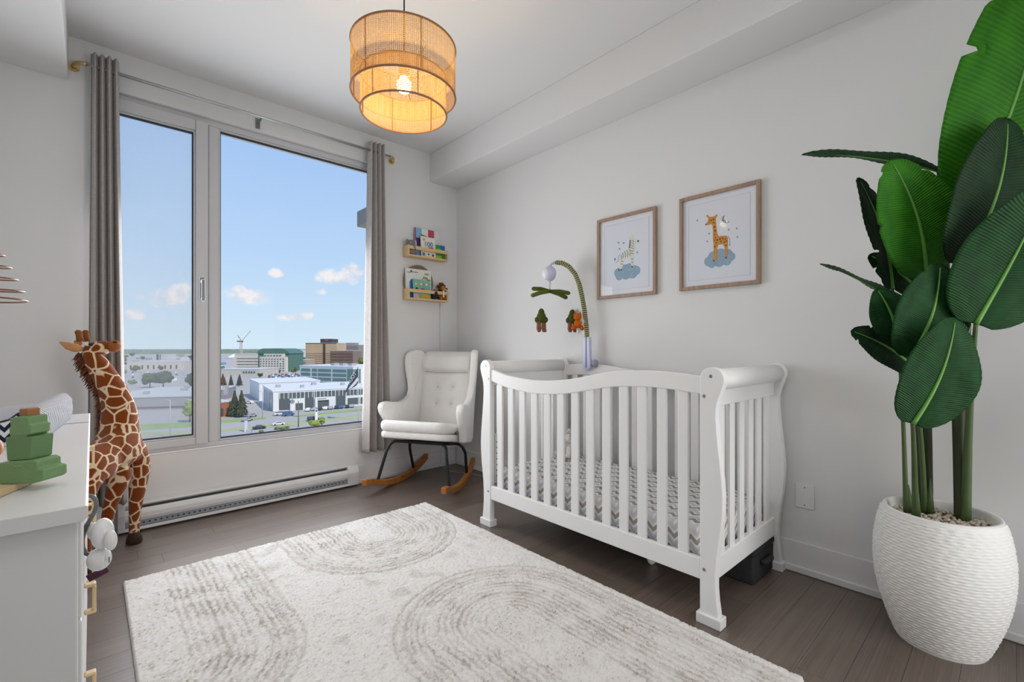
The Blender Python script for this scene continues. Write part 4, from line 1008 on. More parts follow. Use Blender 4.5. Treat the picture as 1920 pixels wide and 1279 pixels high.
book('large white book with a blue figure standing on the lower ledge', a_.x, b_.x, Y0 - .047, zl, a_.z - zl, '#e4e3de', .010, .010,
     (('blue_figure', [(.14, 0), (.14, .55), (.2, .64), (.3, .66), (.45, .62), (.55, .5), (.4, .3), (.35, 0)], '#2176b5'), ('green_branch', [(.6, .62), (.7, .7), (.8, .68), (.95, .5), (.99, .52), (.85, .75), (.7, .78)], '#8b9a5e'), ('leaf_print', el_(.82, .86, .1, .04), '#a3ab82'), ('leaf_print', el_(.9, .66, .07, .03), '#7d8a58'), ('title_mark', rc(.06, .2, .855, .875), '#3a3a3e'), ('title_mark', rc(.24, .48, .88, .90), '#3a3a3e'), ('title_mark', el_(.21, .91, .03, .04), '#512c3a')))
a_ = bx(262, 850, Y0 - .066); b_ = bx(505, 880, Y0 - .066)
book('mint green book in front of the white book on the lower ledge', a_.x, b_.x, Y0 - .072, zl, a_.z - zl, '#7fb9a0', .008, .012,
     (('letter_mark', rc(.12, .22, .72, .82), '#e8c7bd'), ('letter_mark', rc(.26, .38, .72, .82), '#d98c62'), ('letter_mark', rc(.42, .52, .72, .82), '#efe6b0'), ('letter_mark', rc(.56, .66, .72, .82), '#c96b7c'), ('letter_mark', rc(.7, .84, .72, .82), '#cfe0d0'), ('badger', el_(.2, .48, .09, .1), '#33343a'), ('fox_head', el_(.55, .46, .15, .10), '#b8503a'), ('pink_dot', el_(.62, .36, .12, .06), '#e3c3cc'), ('magenta', rc(.8, 1, .3, .42), '#b0206f'), ('yellow_animal', [(.42, .05), (.5, .22), (.75, .24), (.97, .2), (.9, .04)], '#e1aa2c'), ('pale_base', rc(0, .3, .02, .24), '#d9b8b8')))
# plush elephant on the upper ledge
EGR = mat('plush_elephant_grey', '#8d8a8c', .95, bump=.7, bscale=220, spec=.1)
eo = bx(245, 470, Y0 - .06)
et = thing('plush_elephant', 'small grey plush elephant on the left of the upper ledge', 'plush toy', (eo.x, Y0 - .06, zu))
obj('body', B().ball((0, .0, .032), (.042, .026, .032)), EGR, et, True)
eh = obj('head', B().ball((-.012, -.008, .098), (.034, .028, .034)), EGR, et, True)
obj('ear', B().ball((-.045, .0, .105), (.020, .008, .030)), EGR, eh, True); obj('ear', B().ball((.024, -.012, .098), (.012, .018, .034)), mat('plush_ear_pale', '#b9b6b8', .95), eh, True)
obj('trunk', B().tube([(-.01, -.03, .09), (.0, -.036, .065), (.012, -.034, .05)], [.012, .010, .008], 9), EGR, eh, True)
obj('eye', B().ball((.004, -.034, .104), .003, 8, 6), DKHOLE, eh)
# plush lion and a dark ball on the lower ledge
LION = mat('lion_tan', '#b5793f', .95, bump=.7, bscale=220, spec=.1); MANE = mat('lion_mane', '#6f3f1c', .95, bump=1, bscale=150, spec=.1)
lo = bx(665, 1000, Y0 - .055)
lt = thing('plush_lion', 'brown plush lion with a shaggy mane on the lower ledge', 'plush toy', (lo.x, Y0 - .055, zl))
obj('body', B().ball((0, 0, .034), (.04, .026, .034)), LION, lt, True)
lh = obj('head', B().ball((.004, -.014, .108), (.026, .022, .026)), LION, lt, True)
mn = B(); mr = random.Random(4)
for k in range(90):
    a = mr.uniform(0, 2 * PI); r = mr.uniform(.03, .056); mn.tube([(.012 * math.cos(a), -.006, .108 + .012 * math.sin(a)), (r * math.cos(a) + mr.uniform(-.008, .008), -.004 + mr.uniform(-.012, .016), .108 + r * math.sin(a) * 1.05)], [.011, .003], 6)
obj('mane', mn, MANE, lh, True)
obj('muzzle', B().ball((.012, -.034, .098), (.014, .010, .010)), mat('lion_muzzle', '#d8b48c', .95), lh, True); obj('nose', B().ball((.013, -.044, .103), .004, 8, 6), DKHOLE, lh)
obj('fabric_tag', rbox(-.022, -.006, -.0505, -.049, .025, .085), PLUSHW, lt)
for s in (-1, 1): obj('paw', B().ball((s * .026, -.026, .016), (.014, .016, .013)), LION, lt, True)
no = bx(552, 985, Y0 - .055)
tag(obj('fabric_ball', B().lathe([(.002, 0), (.022, .008), (.034, .035), (.035, .06), (.026, .082), (.004, .09)], 20), mat('navy_knit', '#23283a', .9, bump=.7, bscale=160), None, True, loc=(no.x - .004, Y0 - .07, zl)), 'dark navy knitted ball beside the plush lion', 'ball')
# thin cable hanging from the lower ledge to the floor
cx_ = 2.372
tag(obj('hanging_cable', B().tube([(cx_, Y0 - .006, ZL - .001), (cx_, Y0 - .004, 1.0), (cx_ + .004, Y0 - .018, .3), (cx_ + .003, Y0 - .033, .05), (cx_, Y0 - .08, .003), (2.34, 3.38, .003), (2.42, 3.2, .003), (2.47, 3.0, .003), (2.46, 2.9, .003), (2.50, 2.8, .003)], .0018, 6), mat('cable_grey', '#c9c9cb', .5), None, True), 'thin pale cable running from the lower ledge down to the floor corner', 'cable')

# ================================================================== DRESSER
DH, DY0, DY1, DX0, DX1 = .84, 1.03, 2.462, -.53, -.004
dr = thing('dresser', 'white dresser with square wooden pulls along the left edge', 'dresser', (-.27, 1.75, 0)); d0 = loc_of(dr)
def dp(name, b, m=WHITE, bev=.003, parent=None): return obj(name, b, m, parent or dr, False, bev, 2, loc=d0 if parent is None else None)
dp('top', B().prism([(DX0, DH - .026), (DX1 - .006, DH - .026), (DX1, DH - .018), (DX1, DH - .002), (DX1 - .002, DH), (DX0, DH)], lambda a, b, t: (a, t, b), DY0, DY1), bev=.002)
dp('side_panel', rbox(DX0, -.0165, DY0 + .018, DY0 + .038, .10, DH - .026)); dp('side_panel', rbox(DX0, -.0165, DY1 - .038, DY1 - .018, .10, DH - .026))
dp('back_panel', rbox(DX0, DX0 + .008, DY0 + .038, DY1 - .038, .10, DH - .026), bev=0); dp('bottom_panel', rbox(DX0, -.03, DY0 + .038, DY1 - .038, .10, .12), bev=0)
dp('front_stile', rbox(-.05, -.028, (DY0 + DY1) / 2 - .012, (DY0 + DY1) / 2 + .012, .12, DH - .026), bev=0)
for y_ in (DY0 + .03, DY1 - .07):
    for x_ in (DX0 + .01, -.07): dp('leg', rbox(x_, x_ + .04, y_, y_ + .04, 0, .10), LWOOD)
YM = (DY0 + DY1) / 2
def pull(b, yc, zc):
    h, p_, th, wd = .033, .020, .007, .010
    x0 = -.012
    return b.box(x0, x0 + p_, yc - wd, yc + wd, zc + h - th, zc + h).box(x0, x0 + p_, yc - wd, yc + wd, zc - h, zc - h + th).box(x0 + p_ - th, x0 + p_, yc - wd, yc + wd, zc - h + th, zc + h - th)
for (ya, yb_) in ((DY0 + .040, YM - .003), (YM + .003, DY1 - .040)):
    for zc in (.735, .542, .345):
        d = dp('drawer', rbox(-.0275, -.012, ya, yb_, zc - .094, zc + (.074 if zc > .7 else .094)), bev=.002)
        yc = 1.39 if ya < 1.5 else 2.10
        dp('pull', pull(B(), yc, zc), LWOOD, .003, d)
    dp('drawer', rbox(-.0275, -.012, ya, yb_, .125, .25), bev=.002)

# changing pad with chevron ends
PADS = zig('pad_stripe', ['#4d5468'], .017, .008, .026, (.9, .35, 0), (.0, 1, .35), '#e6e7ec', .42)
PADE = zig('pad_chevron', ['#2a2f45'], .027, .022, .034, (1, 0, 0), (0, 0, 1), '#e8e8ea', .5)
pad = thing('changing_pad', 'navy and white chevron changing pad on the dresser', 'changing pad', (-.275, 2.09, DH), math.radians(-5))
def padz(x): return .052 + .042 * min(1, (abs(x) / .2) ** 2.2)
L2, W2 = .295, .198
def padf(u, v):
    y = -L2 + 2 * L2 * u; a = v
    n = len(prf) - 1; k = a * n; i = min(int(k), n - 1); f = k - i
    x = prf[i][0] * (1 - f) + prf[i + 1][0] * f; z = prf[i][1] * (1 - f) + prf[i + 1][1] * f
    e = max(0, (abs(y) - (L2 - .03)) / .03); sc = 1 - .06 * e * e
    return (x * sc, y, z * (1 - .10 * e * e) + .001)
prf = [(-W2, .0), (-W2 - .004, .03), (-W2 - .002, .07), (-W2 + .012, .09), (-W2 + .03, .092)] + [(x, padz(x)) for x in np.linspace(-.15, .15, 13)] + [(W2 - .03, .092), (W2 - .012, .09), (W2 + .002, .07), (W2 + .004, .03), (W2, .0)]
po = obj('cushion', B().grid(padf, 40, 44), PADS, pad, True)
nfc = 44
endo = [padf(0, k / 44) for k in range(45)]; endf = [padf(1, k / 44) for k in range(45)]
obj('end_panel', B().add([(p_[0], p_[1] - .0005, p_[2]) for p_ in endo] + [(p_[0], p_[1] + .006, p_[2]) for p_ in endo], [tuple(range(45)), tuple(range(89, 44, -1))]), PADE, pad)
obj('end_panel', B().add([(p_[0], p_[1] + .0005, p_[2]) for p_ in endf] + [(p_[0], p_[1] - .006, p_[2]) for p_ in endf], [tuple(range(45)), tuple(range(89, 44, -1))]), PADE, pad)
obj('piping', B().tube([(p_[0], p_[1] - .001, p_[2] + .001) for p_ in endo], .0022, 6), mat('navy_piping', '#2b3046', .8), pad, True)
sto = obj('safety_strap', B().box(.19, .268, .075, .093, .0008, .0028).box(.266, .268, .075, .093, -.03, .0008), TRIM, pad, rot=(0, 0, math.radians(5)))

# stacking crocodile toy on its board
CROC = mat('green_wood', '#7aa06d', .5, var=.08, vscale=20, bump=.1, bscale=120); CROC2 = mat('dark_green_wood', '#6c9160', .55); CORK = mat('bare_wood_knob', '#a9764c', .6)
cd_ = .838
cb = on_d(45, 905, cd_)
ct = thing('stacking_toy', 'green wooden stacking crocodile toy on the dresser', 'toy', (cb.x, cb.y, DH + .0125)); ct0 = loc_of(ct)
def z7(x, y): return (x / 2.2875, 720 + y / 2.2875)
def croc(name, pts, depth, m, t0=0, bev=.0025, parent=None):
    return obj(name, B().prism(pts, lambda a, b, t: on_d(*z7(a, b), cd_) + FWD * t, t0, t0 + depth), m, parent or ct, False, bev, 2, loc=ct0 if parent is None else None)
croc('base_block', [(-70, 380), (-40, 350), (15, 335), (40, 330), (160, 322), (178, 330), (180, 358), (205, 364), (206, 404), (190, 414), (150, 424), (-70, 428)], .045, CROC, -.008)
bs = croc('base_stripes', [(80, 346), (118, 343), (118, 349), (80, 352)], .0012, mat('pale_green_mark', '#8fae7f', .6), -.0092, 0)
croc('middle_block', [(32, 228), (60, 225), (60, 218), (120, 218), (120, 225), (147, 226), (140, 322), (40, 328)], .040, CROC2, -.004)
croc('upper_block', [(48, 146), (90, 138), (130, 140), (132, 172), (142, 176), (141, 214), (120, 220), (50, 222), (46, 186), (54, 180)], .036, CROC, -.004)
croc('knob', [(70, 112), (75, 108), (106, 108), (111, 112), (110, 140), (72, 141)], .022, CORK, .004)
br_ = tag(obj('toy_board', B().obox((0, 0, .006), (.058, .14, 0), (-.075, .031, 0), (0, 0, .006)), LWOOD, None, False, .002, loc=(-.190, 1.215, DH + .0005)), 'flat pale wooden board under the green crocodile toy', 'board')
tag(obj('wooden_ball', B().ball((0, 0, .03), .03), mat('orange_wood', '#c97a35', .5), None, True, loc=on_d(-32, 822, .98) + Vector((0, 0, -.03))), 'orange wooden ball beside the crocodile toy at left edge', 'toy')
bpy.data.objects['wooden_ball'].location.z = DH + .0127

# white elephant night light hanging from a bent grey hose
ELW = mat('white_gloss_plastic', '#ececec', .22, coat=.3); HOSE = mat('grey_rubber_hose', '#6f7377', .55)
ed = .985
def z8(x, y, t=ed): return on_d(140 + x / 6.09, 900 + y / 6.09, t)
ETC = Vector((0, -.97, .22)); EX = Vector((1, 0, 0))
eb = z8(280, 900)
el_t = thing('elephant_night_light', 'white plastic elephant night light hanging from the dresser pull', 'night light', eb); e0 = loc_of(el_t)
k_ = ed / F / 6.09
def ep(name, b, m=ELW, parent=None): return obj(name, b, m, parent or el_t, True, loc=e0 if parent is None else None)
MR = Matrix.Rotation(-.2, 3, 'Z')
ep('body', B().ball(z8(280, 905), (112 * k_, .021, 128 * k_), 24, 16, MR))
hh = ep('head', B().ball(z8(320, 615), (104 * k_, .024, 175 * k_), 24, 16, MR))
ep('ear', B().ball(z8(412, 685) + ETC * .016, (58 * k_, .010, 112 * k_), 20, 12, MR), ELW, hh); ep('ear', B().ball(z8(215, 590) - ETC * .01, (58 * k_, .012, 98 * k_), 20, 12, MR), ELW, hh)
ep('button', B().ball(z8(300, 680) + ETC * .0245, .0018, 8, 6), DARKG, hh)
gr = B()
for i in range(5):
    for j in range(6): gr.ball(z8(222 + i * 11, 575 + j * 22) + ETC * .0215, .0007, 6, 4)
ep('speaker_holes', gr, DARKG, hh)['kind'] = 'stuff'
for p_ in ((165, 938), (285, 985)): ep('base_screw', B().ball(z8(*p_) + ETC * .0165, .0015, 8, 6), DARKG)
ep('printed_marks', B().obox(z8(392, 905) + ETC * .012, EX * .0012, ETC * .0004, UP * .006), GREYMET)
hp_ = [z8(140, 175), z8(200, 185), z8(245, 235), z8(248, 300), z8(215, 390), z8(160, 480), z8(110, 580), z8(88, 680), z8(90, 770), z8(125, 840), z8(180, 858)]
ep('hose', B().tube(resample([v + ETC * .0 for v in hp_], 40), 16 * k_ * 1.35, 10), HOSE)
ep('hanging_ribbon', B().obox(z8(262, 1072, ed + .02), EX * .016 + UP * .006, ETC * .004, UP * .007 + EX * -.003), mat('purple_ribbon', '#4c2742', .8))

# copper wire spiral cone hanging at the left edge
COP = mat('copper_wire', '#8d5a3f', .35, metal=.7)
cw = thing('wire_spiral', 'copper wire spiral cone hanging at the left edge', 'ornament', (-.265, 1.93, 1.237))
sp_ = []
NT_ = 10
for k in range(NT_ * 40 + 1):
    f = k / (NT_ * 40); r = .128 * (1 - f) + .003; a = 2 * PI * NT_ * f + 2.0; sp_.append((r * math.cos(a), r * math.sin(a), .33 * f))
obj('spiral', B().tube(sp_, .0022, 6), COP, cw, True)
obj('bottom_ring', B().tube([(.128 * math.cos(a), .128 * math.sin(a), -.004) for a in [2 * PI * k / 60 for k in range(61)]], .0022, 6, caps=False), COP, cw, True)
obj('hanging_wire', B().tube([(0, 0, .325), (0, 0, 2.597 - 1.237)], .0012, 6), COP, cw, True)

# ================================================================== TOY GIRAFFE
gm = bpy.data.materials.new('giraffe_plush'); gm.use_nodes = True
g = NT(gm.node_tree); p = g.n['Principled BSDF']; t = g.new('ShaderNodeTexCoord')
nd = g.new('ShaderNodeTexNoise', i_Vector=t.outputs['Object'], i_Scale=12, i_Detail=1)
wv = g.new('ShaderNodeVectorMath', operation='MULTIPLY_ADD'); g.l.new(nd.outputs['Color'], wv.inputs[0]); wv.inputs[1].default_value = (.022, .022, .022); g.l.new(t.outputs['Object'], wv.inputs[2])
# cells shrink toward the hooves
sz = g.new('ShaderNodeSeparateXYZ', i_0=t.outputs['Object'])
vor = g.new('ShaderNodeTexVoronoi', feature='DISTANCE_TO_EDGE', i_Vector=wv.outputs[0], i_Scale=15.5, i_Randomness=.78)
lnw = g.new('ShaderNodeMapRange', i_0=vor.outputs['Distance'], i_1=.045, i_2=.072)
fur = g.new('ShaderNodeTexNoise', i_Vector=t.outputs['Object'], i_Scale=420, i_Detail=2)
brn = g.ramp(fur.outputs[0], [(.3, lin('#6b2f08')), (.7, lin('#92480f'))]); crm = g.ramp(fur.outputs[0], [(.3, lin('#d9b88e')), (.7, lin('#f0dcc0'))])
g.l.new(g.mix(lnw.outputs[0], crm, brn), p.inputs['Base Color']); p.inputs['Roughness'].default_value = .95; p.inputs['Specular IOR Level'].default_value = .08; p.inputs['Sheen Weight'].default_value = .25
g.l.new(g.new('ShaderNodeBump', i_Strength=.6, i_Distance=.004, i_Height=fur.outputs[0]).outputs[0], p.inputs['Normal'])
HOOF = mat('hoof_brown', '#38241b', .95, bump=.5, bscale=200); MANEG = mat('giraffe_mane', '#6b3a1d', .95, bump=.8, bscale=200); HORN = mat('giraffe_horn', '#8a5226', .95, bump=.5, bscale=240); EARM = mat('giraffe_ear', '#c08a56', .95, bump=.5, bscale=240)
def zg(x, y, yy): return on_y(90 + x / 2.842, 600 + y / 2.842, yy)
gf = thing('toy_giraffe', 'large standing plush giraffe with brown patches beside the window', 'plush toy', (.1, 3.27, 0)); g0 = loc_of(gf)
V = [zg(400, 700, 3.29), zg(388, 600, 3.30), zg(382, 520, 3.31), zg(370, 440, 3.31), zg(338, 360, 3.31), zg(297, 290, 3.31), zg(250, 220, 3.31), zg(222, 158, 3.31), zg(280, 148, 3.30), zg(345, 142, 3.29),   # 0-9 chest..muzzle
     zg(320, 725, 3.22), zg(235, 745, 3.14), zg(170, 765, 3.08),                                                                    # 10-12 belly, rump
     zg(478, 695, 3.34), zg(488, 780, 3.345), zg(480, 870, 3.345), zg(466, 990, 3.345), zg(460, 1090, 3.345), zg(459, 1165, 3.345),   # 13-18 right front leg
     zg(400, 790, 3.25), zg(374, 870, 3.25), zg(340, 960, 3.25), zg(318, 1050, 3.25), zg(300, 1140, 3.25), zg(285, 1215, 3.25),       # 19-24 left front leg
     zg(150, 860, 3.10), zg(135, 980, 3.10), zg(130, 1100, 3.12), zg(128, 1250, 3.12), zg(205, 860, 3.03), zg(200, 980, 3.0), zg(200, 1120, 3.0), zg(198, 1270, 3.0)]
E_ = [(0, 1), (1, 2), (2, 3), (3, 4), (4, 5), (5, 6), (6, 7), (7, 8), (8, 9), (0, 10), (10, 11), (11, 12), (0, 13), (13, 14), (14, 15), (15, 16), (16, 17), (17, 18), (0, 19), (19, 20), (20, 21), (21, 22), (22, 23), (23, 24), (12, 25), (25, 26), (26, 27), (27, 28), (11, 29), (29, 30), (30, 31), (31, 32)]
Rr = [.112, .10, .086, .076, .064, .057, .052, .05, .043, .036, .115, .12, .11, .062, .058, .045, .032, .026, .024, .066, .050, .036, .029, .026, .025, .06, .034, .027, .025, .06, .034, .027, .025]
gb = skin('body', [v + g0 for v in V], E_, Rr, gm, gf, 2)
def gp_(name, b, m, parent=None): return obj(name, b, m, parent or gf, True, loc=g0 if parent is None else None)
HC_ = zg(222, 150, 3.31)
for dx, yy in ((165, 3.28), (200, 3.33)):
    a = zg(dx + 8, 115, yy); b = zg(dx - 4 if dx == 165 else dx, 62, yy)
    gp_('horn', B().tube([a, a.lerp(b, .6), b, b + Vector((0, 0, .008))], [.016, .013, .015, .006], 10), HORN)
gp_('ear', B().tube([zg(180, 155, 3.25), zg(150, 150, 3.23), zg(105, 138, 3.21), zg(62, 118, 3.20)], [.012, .022, .019, .003], 10, flat=.45, up=(0, 1, 0)), EARM)
gp_('ear', B().tube([zg(175, 130, 3.36), zg(155, 120, 3.385), zg(140, 112, 3.40)], [.012, .018, .004], 10, flat=.5, up=(0, 1, 0)), EARM)
gp_('eye', B().ball(zg(228, 131, 3.258), (.010, .008, .008), 12, 8), DKHOLE); gp_('eyelid', B().ball(zg(215, 133, 3.262), (.016, .006, .006), 10, 6), mat('cream_plush', '#ecd9bd', .95))
for q in ((358, 118),): gp_('nostril', B().ball(zg(*q, 3.258), (.010, .006, .006), 10, 6), HOOF)
gp_('muzzle', B().ball(zg(352, 140, 3.285), (.030, .036, .032), 14, 10), mat('muzzle_brown', '#9c5a26', .95, bump=.5, bscale=240))
for a, b in ((18, 0), (24, 0), (28, 0), (32, 0)):
    v = V[a]; gp_('hoof', B().lathe([(.030, 0), (.038, .008), (.036, .03), (.027, .055), (.02, .062)], 16, (v.x, v.y - .006, .001)), HOOF)
# lower legs reach the hooves
mn = B(); mr = random.Random(9)
npt = [zg(165, 175, 3.31), zg(185, 230, 3.31), zg(225, 300, 3.31), zg(262, 365, 3.31), zg(290, 430, 3.31), zg(300, 500, 3.31), zg(295, 560, 3.31)]
for i in range(len(npt) - 1):
    for k in range(34):
        f = mr.random(); a = npt[i].lerp(npt[i + 1], f) + Vector((mr.uniform(-.002, .02), mr.uniform(-.016, .016), 0)); ln = mr.uniform(.02, .045)
        d = Vector((-.75, mr.uniform(-.25, .25), -.65 + mr.uniform(-.3, .3))).normalized()
        mn.tube([a, a + d * ln * .5, a + d * ln + Vector((0, 0, -.006))], [.006, .0045, .0008], 5)
gp_('mane', mn, MANEG)
gp_('tail', B().tube([V[12] + Vector((-.08, -.04, .03)), V[12] + Vector((-.13, -.06, -.06)), V[12] + Vector((-.13, -.06, -.2))], [.014, .010, .016], 8), MANEG)

# ================================================================== OUTSIDE: balcony slab and the town far below
GZ = -30.0
def gp(px, py, z=0.0): return on_z(px, py, GZ + z)
CONC = mat('concrete', '#8e8c86', .85, var=.12, vscale=3)
bs_ = on_y(669, 405, 6.0)
tag(obj('balcony_beam', rbox(bs_.x, bs_.x + 1.6, 5.6, 6.0, on_y(669, 418, 5.8).z, on_y(669, 388, 5.8).z), CONC, None, False, .01), 'grey concrete beam end jutting in behind the right curtain', 'beam')
ASPH = mat('asphalt', '#b5b0a8', .9, var=.12, vscale=.02); ROADM = mat('road_asphalt', '#b4b1ae', .9, var=.06, vscale=.05); GRASS = mat('lawn', '#9aae68', .95, var=.2, vscale=.08); GRASS2 = mat('dry_verge', '#b3b389', .95, var=.2, vscale=.1)  # town materials lightened: distance haze is put into their colours
struct(obj('ground', rbox(-6000, 9000, 40, 9000, GZ - 2, GZ), ASPH), 'flat town ground far below')
def patch(name, pts, m, z, label):
    q = [gp(*p_) for p_ in pts]; n = len(q)
    b = B().add([(v.x, v.y, GZ + z) for v in q] + [(v.x, v.y, GZ - .5) for v in q], [tuple(range(n)), tuple(range(2 * n - 1, n - 1, -1))] + [(k, k + n, (k + 1) % n + n, (k + 1) % n) for k in range(n)])
    return struct(obj(name, b, m), label)
patch('road_far_lane', [(100, 808), (402, 797), (700, 769), (700, 776), (402, 806), (100, 820)], ROADM, .10, 'far carriageway of the wide road')
patch('road_near_lane', [(60, 832), (402, 813), (700, 783), (720, 800), (402, 836), (60, 870)], ROADM, .10, 'near carriageway of the wide road')
patch('median_strip', [(100, 820), (402, 806), (700, 776), (700, 783), (402, 813), (100, 828)], GRASS2, .2, 'dry grass median of the wide road')
patch('lawn', [(402, 789), (498, 783), (500, 786), (402, 795)], GRASS, .22, 'bright lawn strip before the brick building')
patch('lawn', [(548, 781), (620, 773), (705, 765), (705, 769), (560, 782)], GRASS, .22, 'lawn strip before the glass showroom')
patch('lawn', [(200, 800), (365, 792), (365, 801), (200, 812)], GRASS, .22, 'lawn beyond the left window pane')
patch('lawn', [(402, 731), (440, 729), (442, 735), (402, 738)], GRASS, .22, 'small lawn near the grey car park')
patch('lot_pavement', [(440, 700), (575, 697), (575, 716), (440, 722)], mat('lot', '#b5aeaa', .9), .12, 'pale car park behind the showroom')

GLZ = mat('dark_glazing', '#4c5a58', .25, spec=.6); GLG = mat('green_glazing', '#6d8c82', .25, spec=.6); GLD = mat('black_glazing', '#5b6466', .3)  # black glazing lightened: sky reflection is put into its colour
def bld(name, label, L, Rr_, top, depth, m, wins=(), parts=(), wm=GLZ, cat='building', group=None, proud=.25):
    """building with front base corners at ground pixels L and Rr_, roof height from pixel row top above L"""
    a, b = gp(*L), gp(*Rr_); a.z = b.z = 0
    t = 31.1 * F / (L[1] - HY); h = (L[1] - top) / F * t
    u = (b - a); wdt = u.length; u.normalize(); nrm = Vector((-u.y, u.x, 0))     # pointing away from the viewer
    if nrm.y < 0: nrm = -nrm
    root = thing(name, label, cat, (a.x, a.y, GZ), math.atan2(u.y, u.x), group)
    mir = 1
    body = obj('walls', rbox(0, wdt, 0, depth, 0, h), m, root)
    obj('roof_edge', B().box(-.3, wdt + .3, -.3, depth + .3, h, h + .5), mat(m.name + '_coping', '#c9c8c4', .8) if m.name != 'white_cladding' else m, root)
    if wins:
        bb_ = B()
        for (u0, u1, v0, v1) in wins: bb_.box(u0 * wdt, u1 * wdt, -proud, 0, v0 * h, v1 * h)
        w_ = obj('windows', bb_, wm, body); w_['kind'] = 'stuff'
    for (nm, u0, u1, v0, v1, d0_, d1_, mm) in parts:
        obj(nm, rbox(u0 * wdt, u1 * wdt, d0_, d1_, v0 * h, v1 * h), mm, root)
    return root, wdt, h
def gridw(nu, nv, u0=.04, u1=.96, v0=.1, v1=.92, fu=.55, fv=.5, skip=0):
    o = []; r = random.Random(nu * 31 + nv)
    for j in range(nv):
        for i in range(nu):
            if r.random() < skip: continue
            a = u0 + (u1 - u0) * i / nu; b = v0 + (v1 - v0) * j / nv
            o.append((a, a + (u1 - u0) / nu * fu, b, b + (v1 - v0) / nv * fv))
    return o
def bands(nv, u0=.03, u1=.97, v0=.08, v1=.95, fv=.5, cuts=1):
    o = []
    for j in range(nv):
        b = v0 + (v1 - v0) * j / nv
        for c in range(cuts):
            q = (u1 - u0) / cuts; o.append((u0 + c * q, u0 + c * q + q * .94, b, b + (v1 - v0) / nv * fv))
    return o
WCL = mat('white_cladding', '#e6e6e6', .6); CRM = mat('cream_stone', '#d3cdc0', .85); BRZ = mat('bronze_facade', '#c4a987', .4, var=.25, vscale=.05); DGN = mat('green_metal_roof', '#52756a', .5); GRY = mat('grey_cladding', '#a9a8a6', .8); BRK = mat('red_brick', '#a5664f', .9); TPE = mat('taupe_stone', '#a99d90', .85); GRB = mat('grey_brown_tower', '#8f8784', .7, var=.12, vscale=.1); DKB = mat('dark_penthouse', '#46434a', .7); ROOFG = mat('grey_membrane', '#9b9aa0', .9, var=.15, vscale=.06)  # bronze is paler because reflected sky is put into its colour
# glass car showroom
sw = [(.0, .04, .05, .95)]
wl = [(.055, .15, .05, .92), (.155, .29, .62, .92), (.30, .385, .05, .92), (.395, .60, .62, .92), (.61, .71, .05, .92), (.72, .99, .62, .92), (.205, .275, .04, .34), (.42, .53, .10, .42), (.735, .86, .10, .46), (.875, .99, .1, .46)]
sh, sw_, shh = bld('car_showroom', 'white glass fronted car showroom by the wide road', (512, 772), (697, 759), 735, 42, WCL, wl, wm=GLD)
for i in range(24):
    x = sw_ * (.06 + .93 * i / 24)
    obj('window_post', rbox(x - .12, x + .12, -.4, -.2, .62 * shh, .92 * shh), WCL, sh)
obj('corner_glass', rbox(-.3, 0, .8, 9, .06 * shh, .92 * shh), mat('pale_green_glass', '#9fb5ae', .2), sh)
for k in range(4): obj('wall_rib', rbox(-.25, 0, 12 + k * 7, 12.4 + k * 7, 0, .9 * shh), GRY, sh)
obj('portal_frame', B().box(.155 * sw_, .29 * sw_, -1.0, -.1, 0, .60 * shh).box(.395 * sw_, .60 * sw_, -1.0, -.1, .44 * shh, .60 * shh).box(.395 * sw_, .42 * sw_, -1, -.1, 0, .44 * shh).box(.535 * sw_, .60 * sw_, -1, -.1, 0, .44 * shh), WCL, sh)
obj('entrance_glass', rbox(.205 * sw_, .275 * sw_, -1.15, -1.0, .0, .36 * shh), GLD, sh)
lg = on_z(545, 752, GZ)
obj('round_logo', B().lathe([(.95, 0), (.95, .15)], 24, (.175 * sw_, -1.0, .47 * shh), M=Matrix.Rotation(PI / 2, 3, 'X')).lathe([(.72, .16), (.72, .2)], 24, (.175 * sw_, -1.0, .47 * shh), M=Matrix.Rotation(PI / 2, 3, 'X')), DARKG, sh)
obj('logo_ring', B().tube([(.175 * sw_ + .6 * math.cos(a), -1.22, .47 * shh + .6 * math.sin(a)) for a in [2 * PI * k / 20 for k in range(21)]], .09, 6, caps=False).tube([(.175 * sw_ - .4, -1.22, .47 * shh + .4), (.175 * sw_, -1.22, .47 * shh - .4), (.175 * sw_ + .4, -1.22, .47 * shh + .4)], .08, 6), WCL, sh)
obj('sign_lettering', (lambda b: [b.box(.417 * sw_ + k * .55, .417 * sw_ + k * .55 + .38, -1.12, -1.0, .50 * shh, .535 * shh) for k in range(8)] and b)(B()), GREYMET, sh)
for (u, v, s) in ((.08, 20, 2.2), (.3, 12, 1.8), (.47, 26, 2.4), (.75, 16, 2.0)): obj('roof_unit', rbox(u * sw_, u * sw_ + s, v, v + s, shh + .4, shh + 1.8), GRY, sh)
# workshop wing to the left rear of the showroom
bld('showroom_wing', 'low white workshop wing behind the showroom corner', (486, 752), (600, 745), 719, 40, WCL)
# white and green office block
of_, ow, oh = bld('office_block', 'white office block with green ribbon windows behind the showroom', (562, 722), (662, 727), 686, 38, WCL, [(a, b, c, c + .15) for c in (.06, .28, .5, .72) for a, b in ((.03, .21), (.245, .34), (.36, .605), (.635, .88))], wm=GLG)
obj('green_corner', rbox(.90 * ow, ow + .2, -.3, 8, .1 * oh, .9 * oh), GLG, of_)
for k in range(3): obj('roof_unit', rbox((.45 + .16 * k) * ow, (.52 + .16 * k) * ow, 8, 13, oh + .4, oh + 2.4), GRY, of_)
bld('side_office', 'pale office with dark strip windows at the right window edge', (674, 716), (720, 719), 684, 14, mat('pale_office', '#d6d5d0', .8), bands(4, fv=.45), wm=GLD)
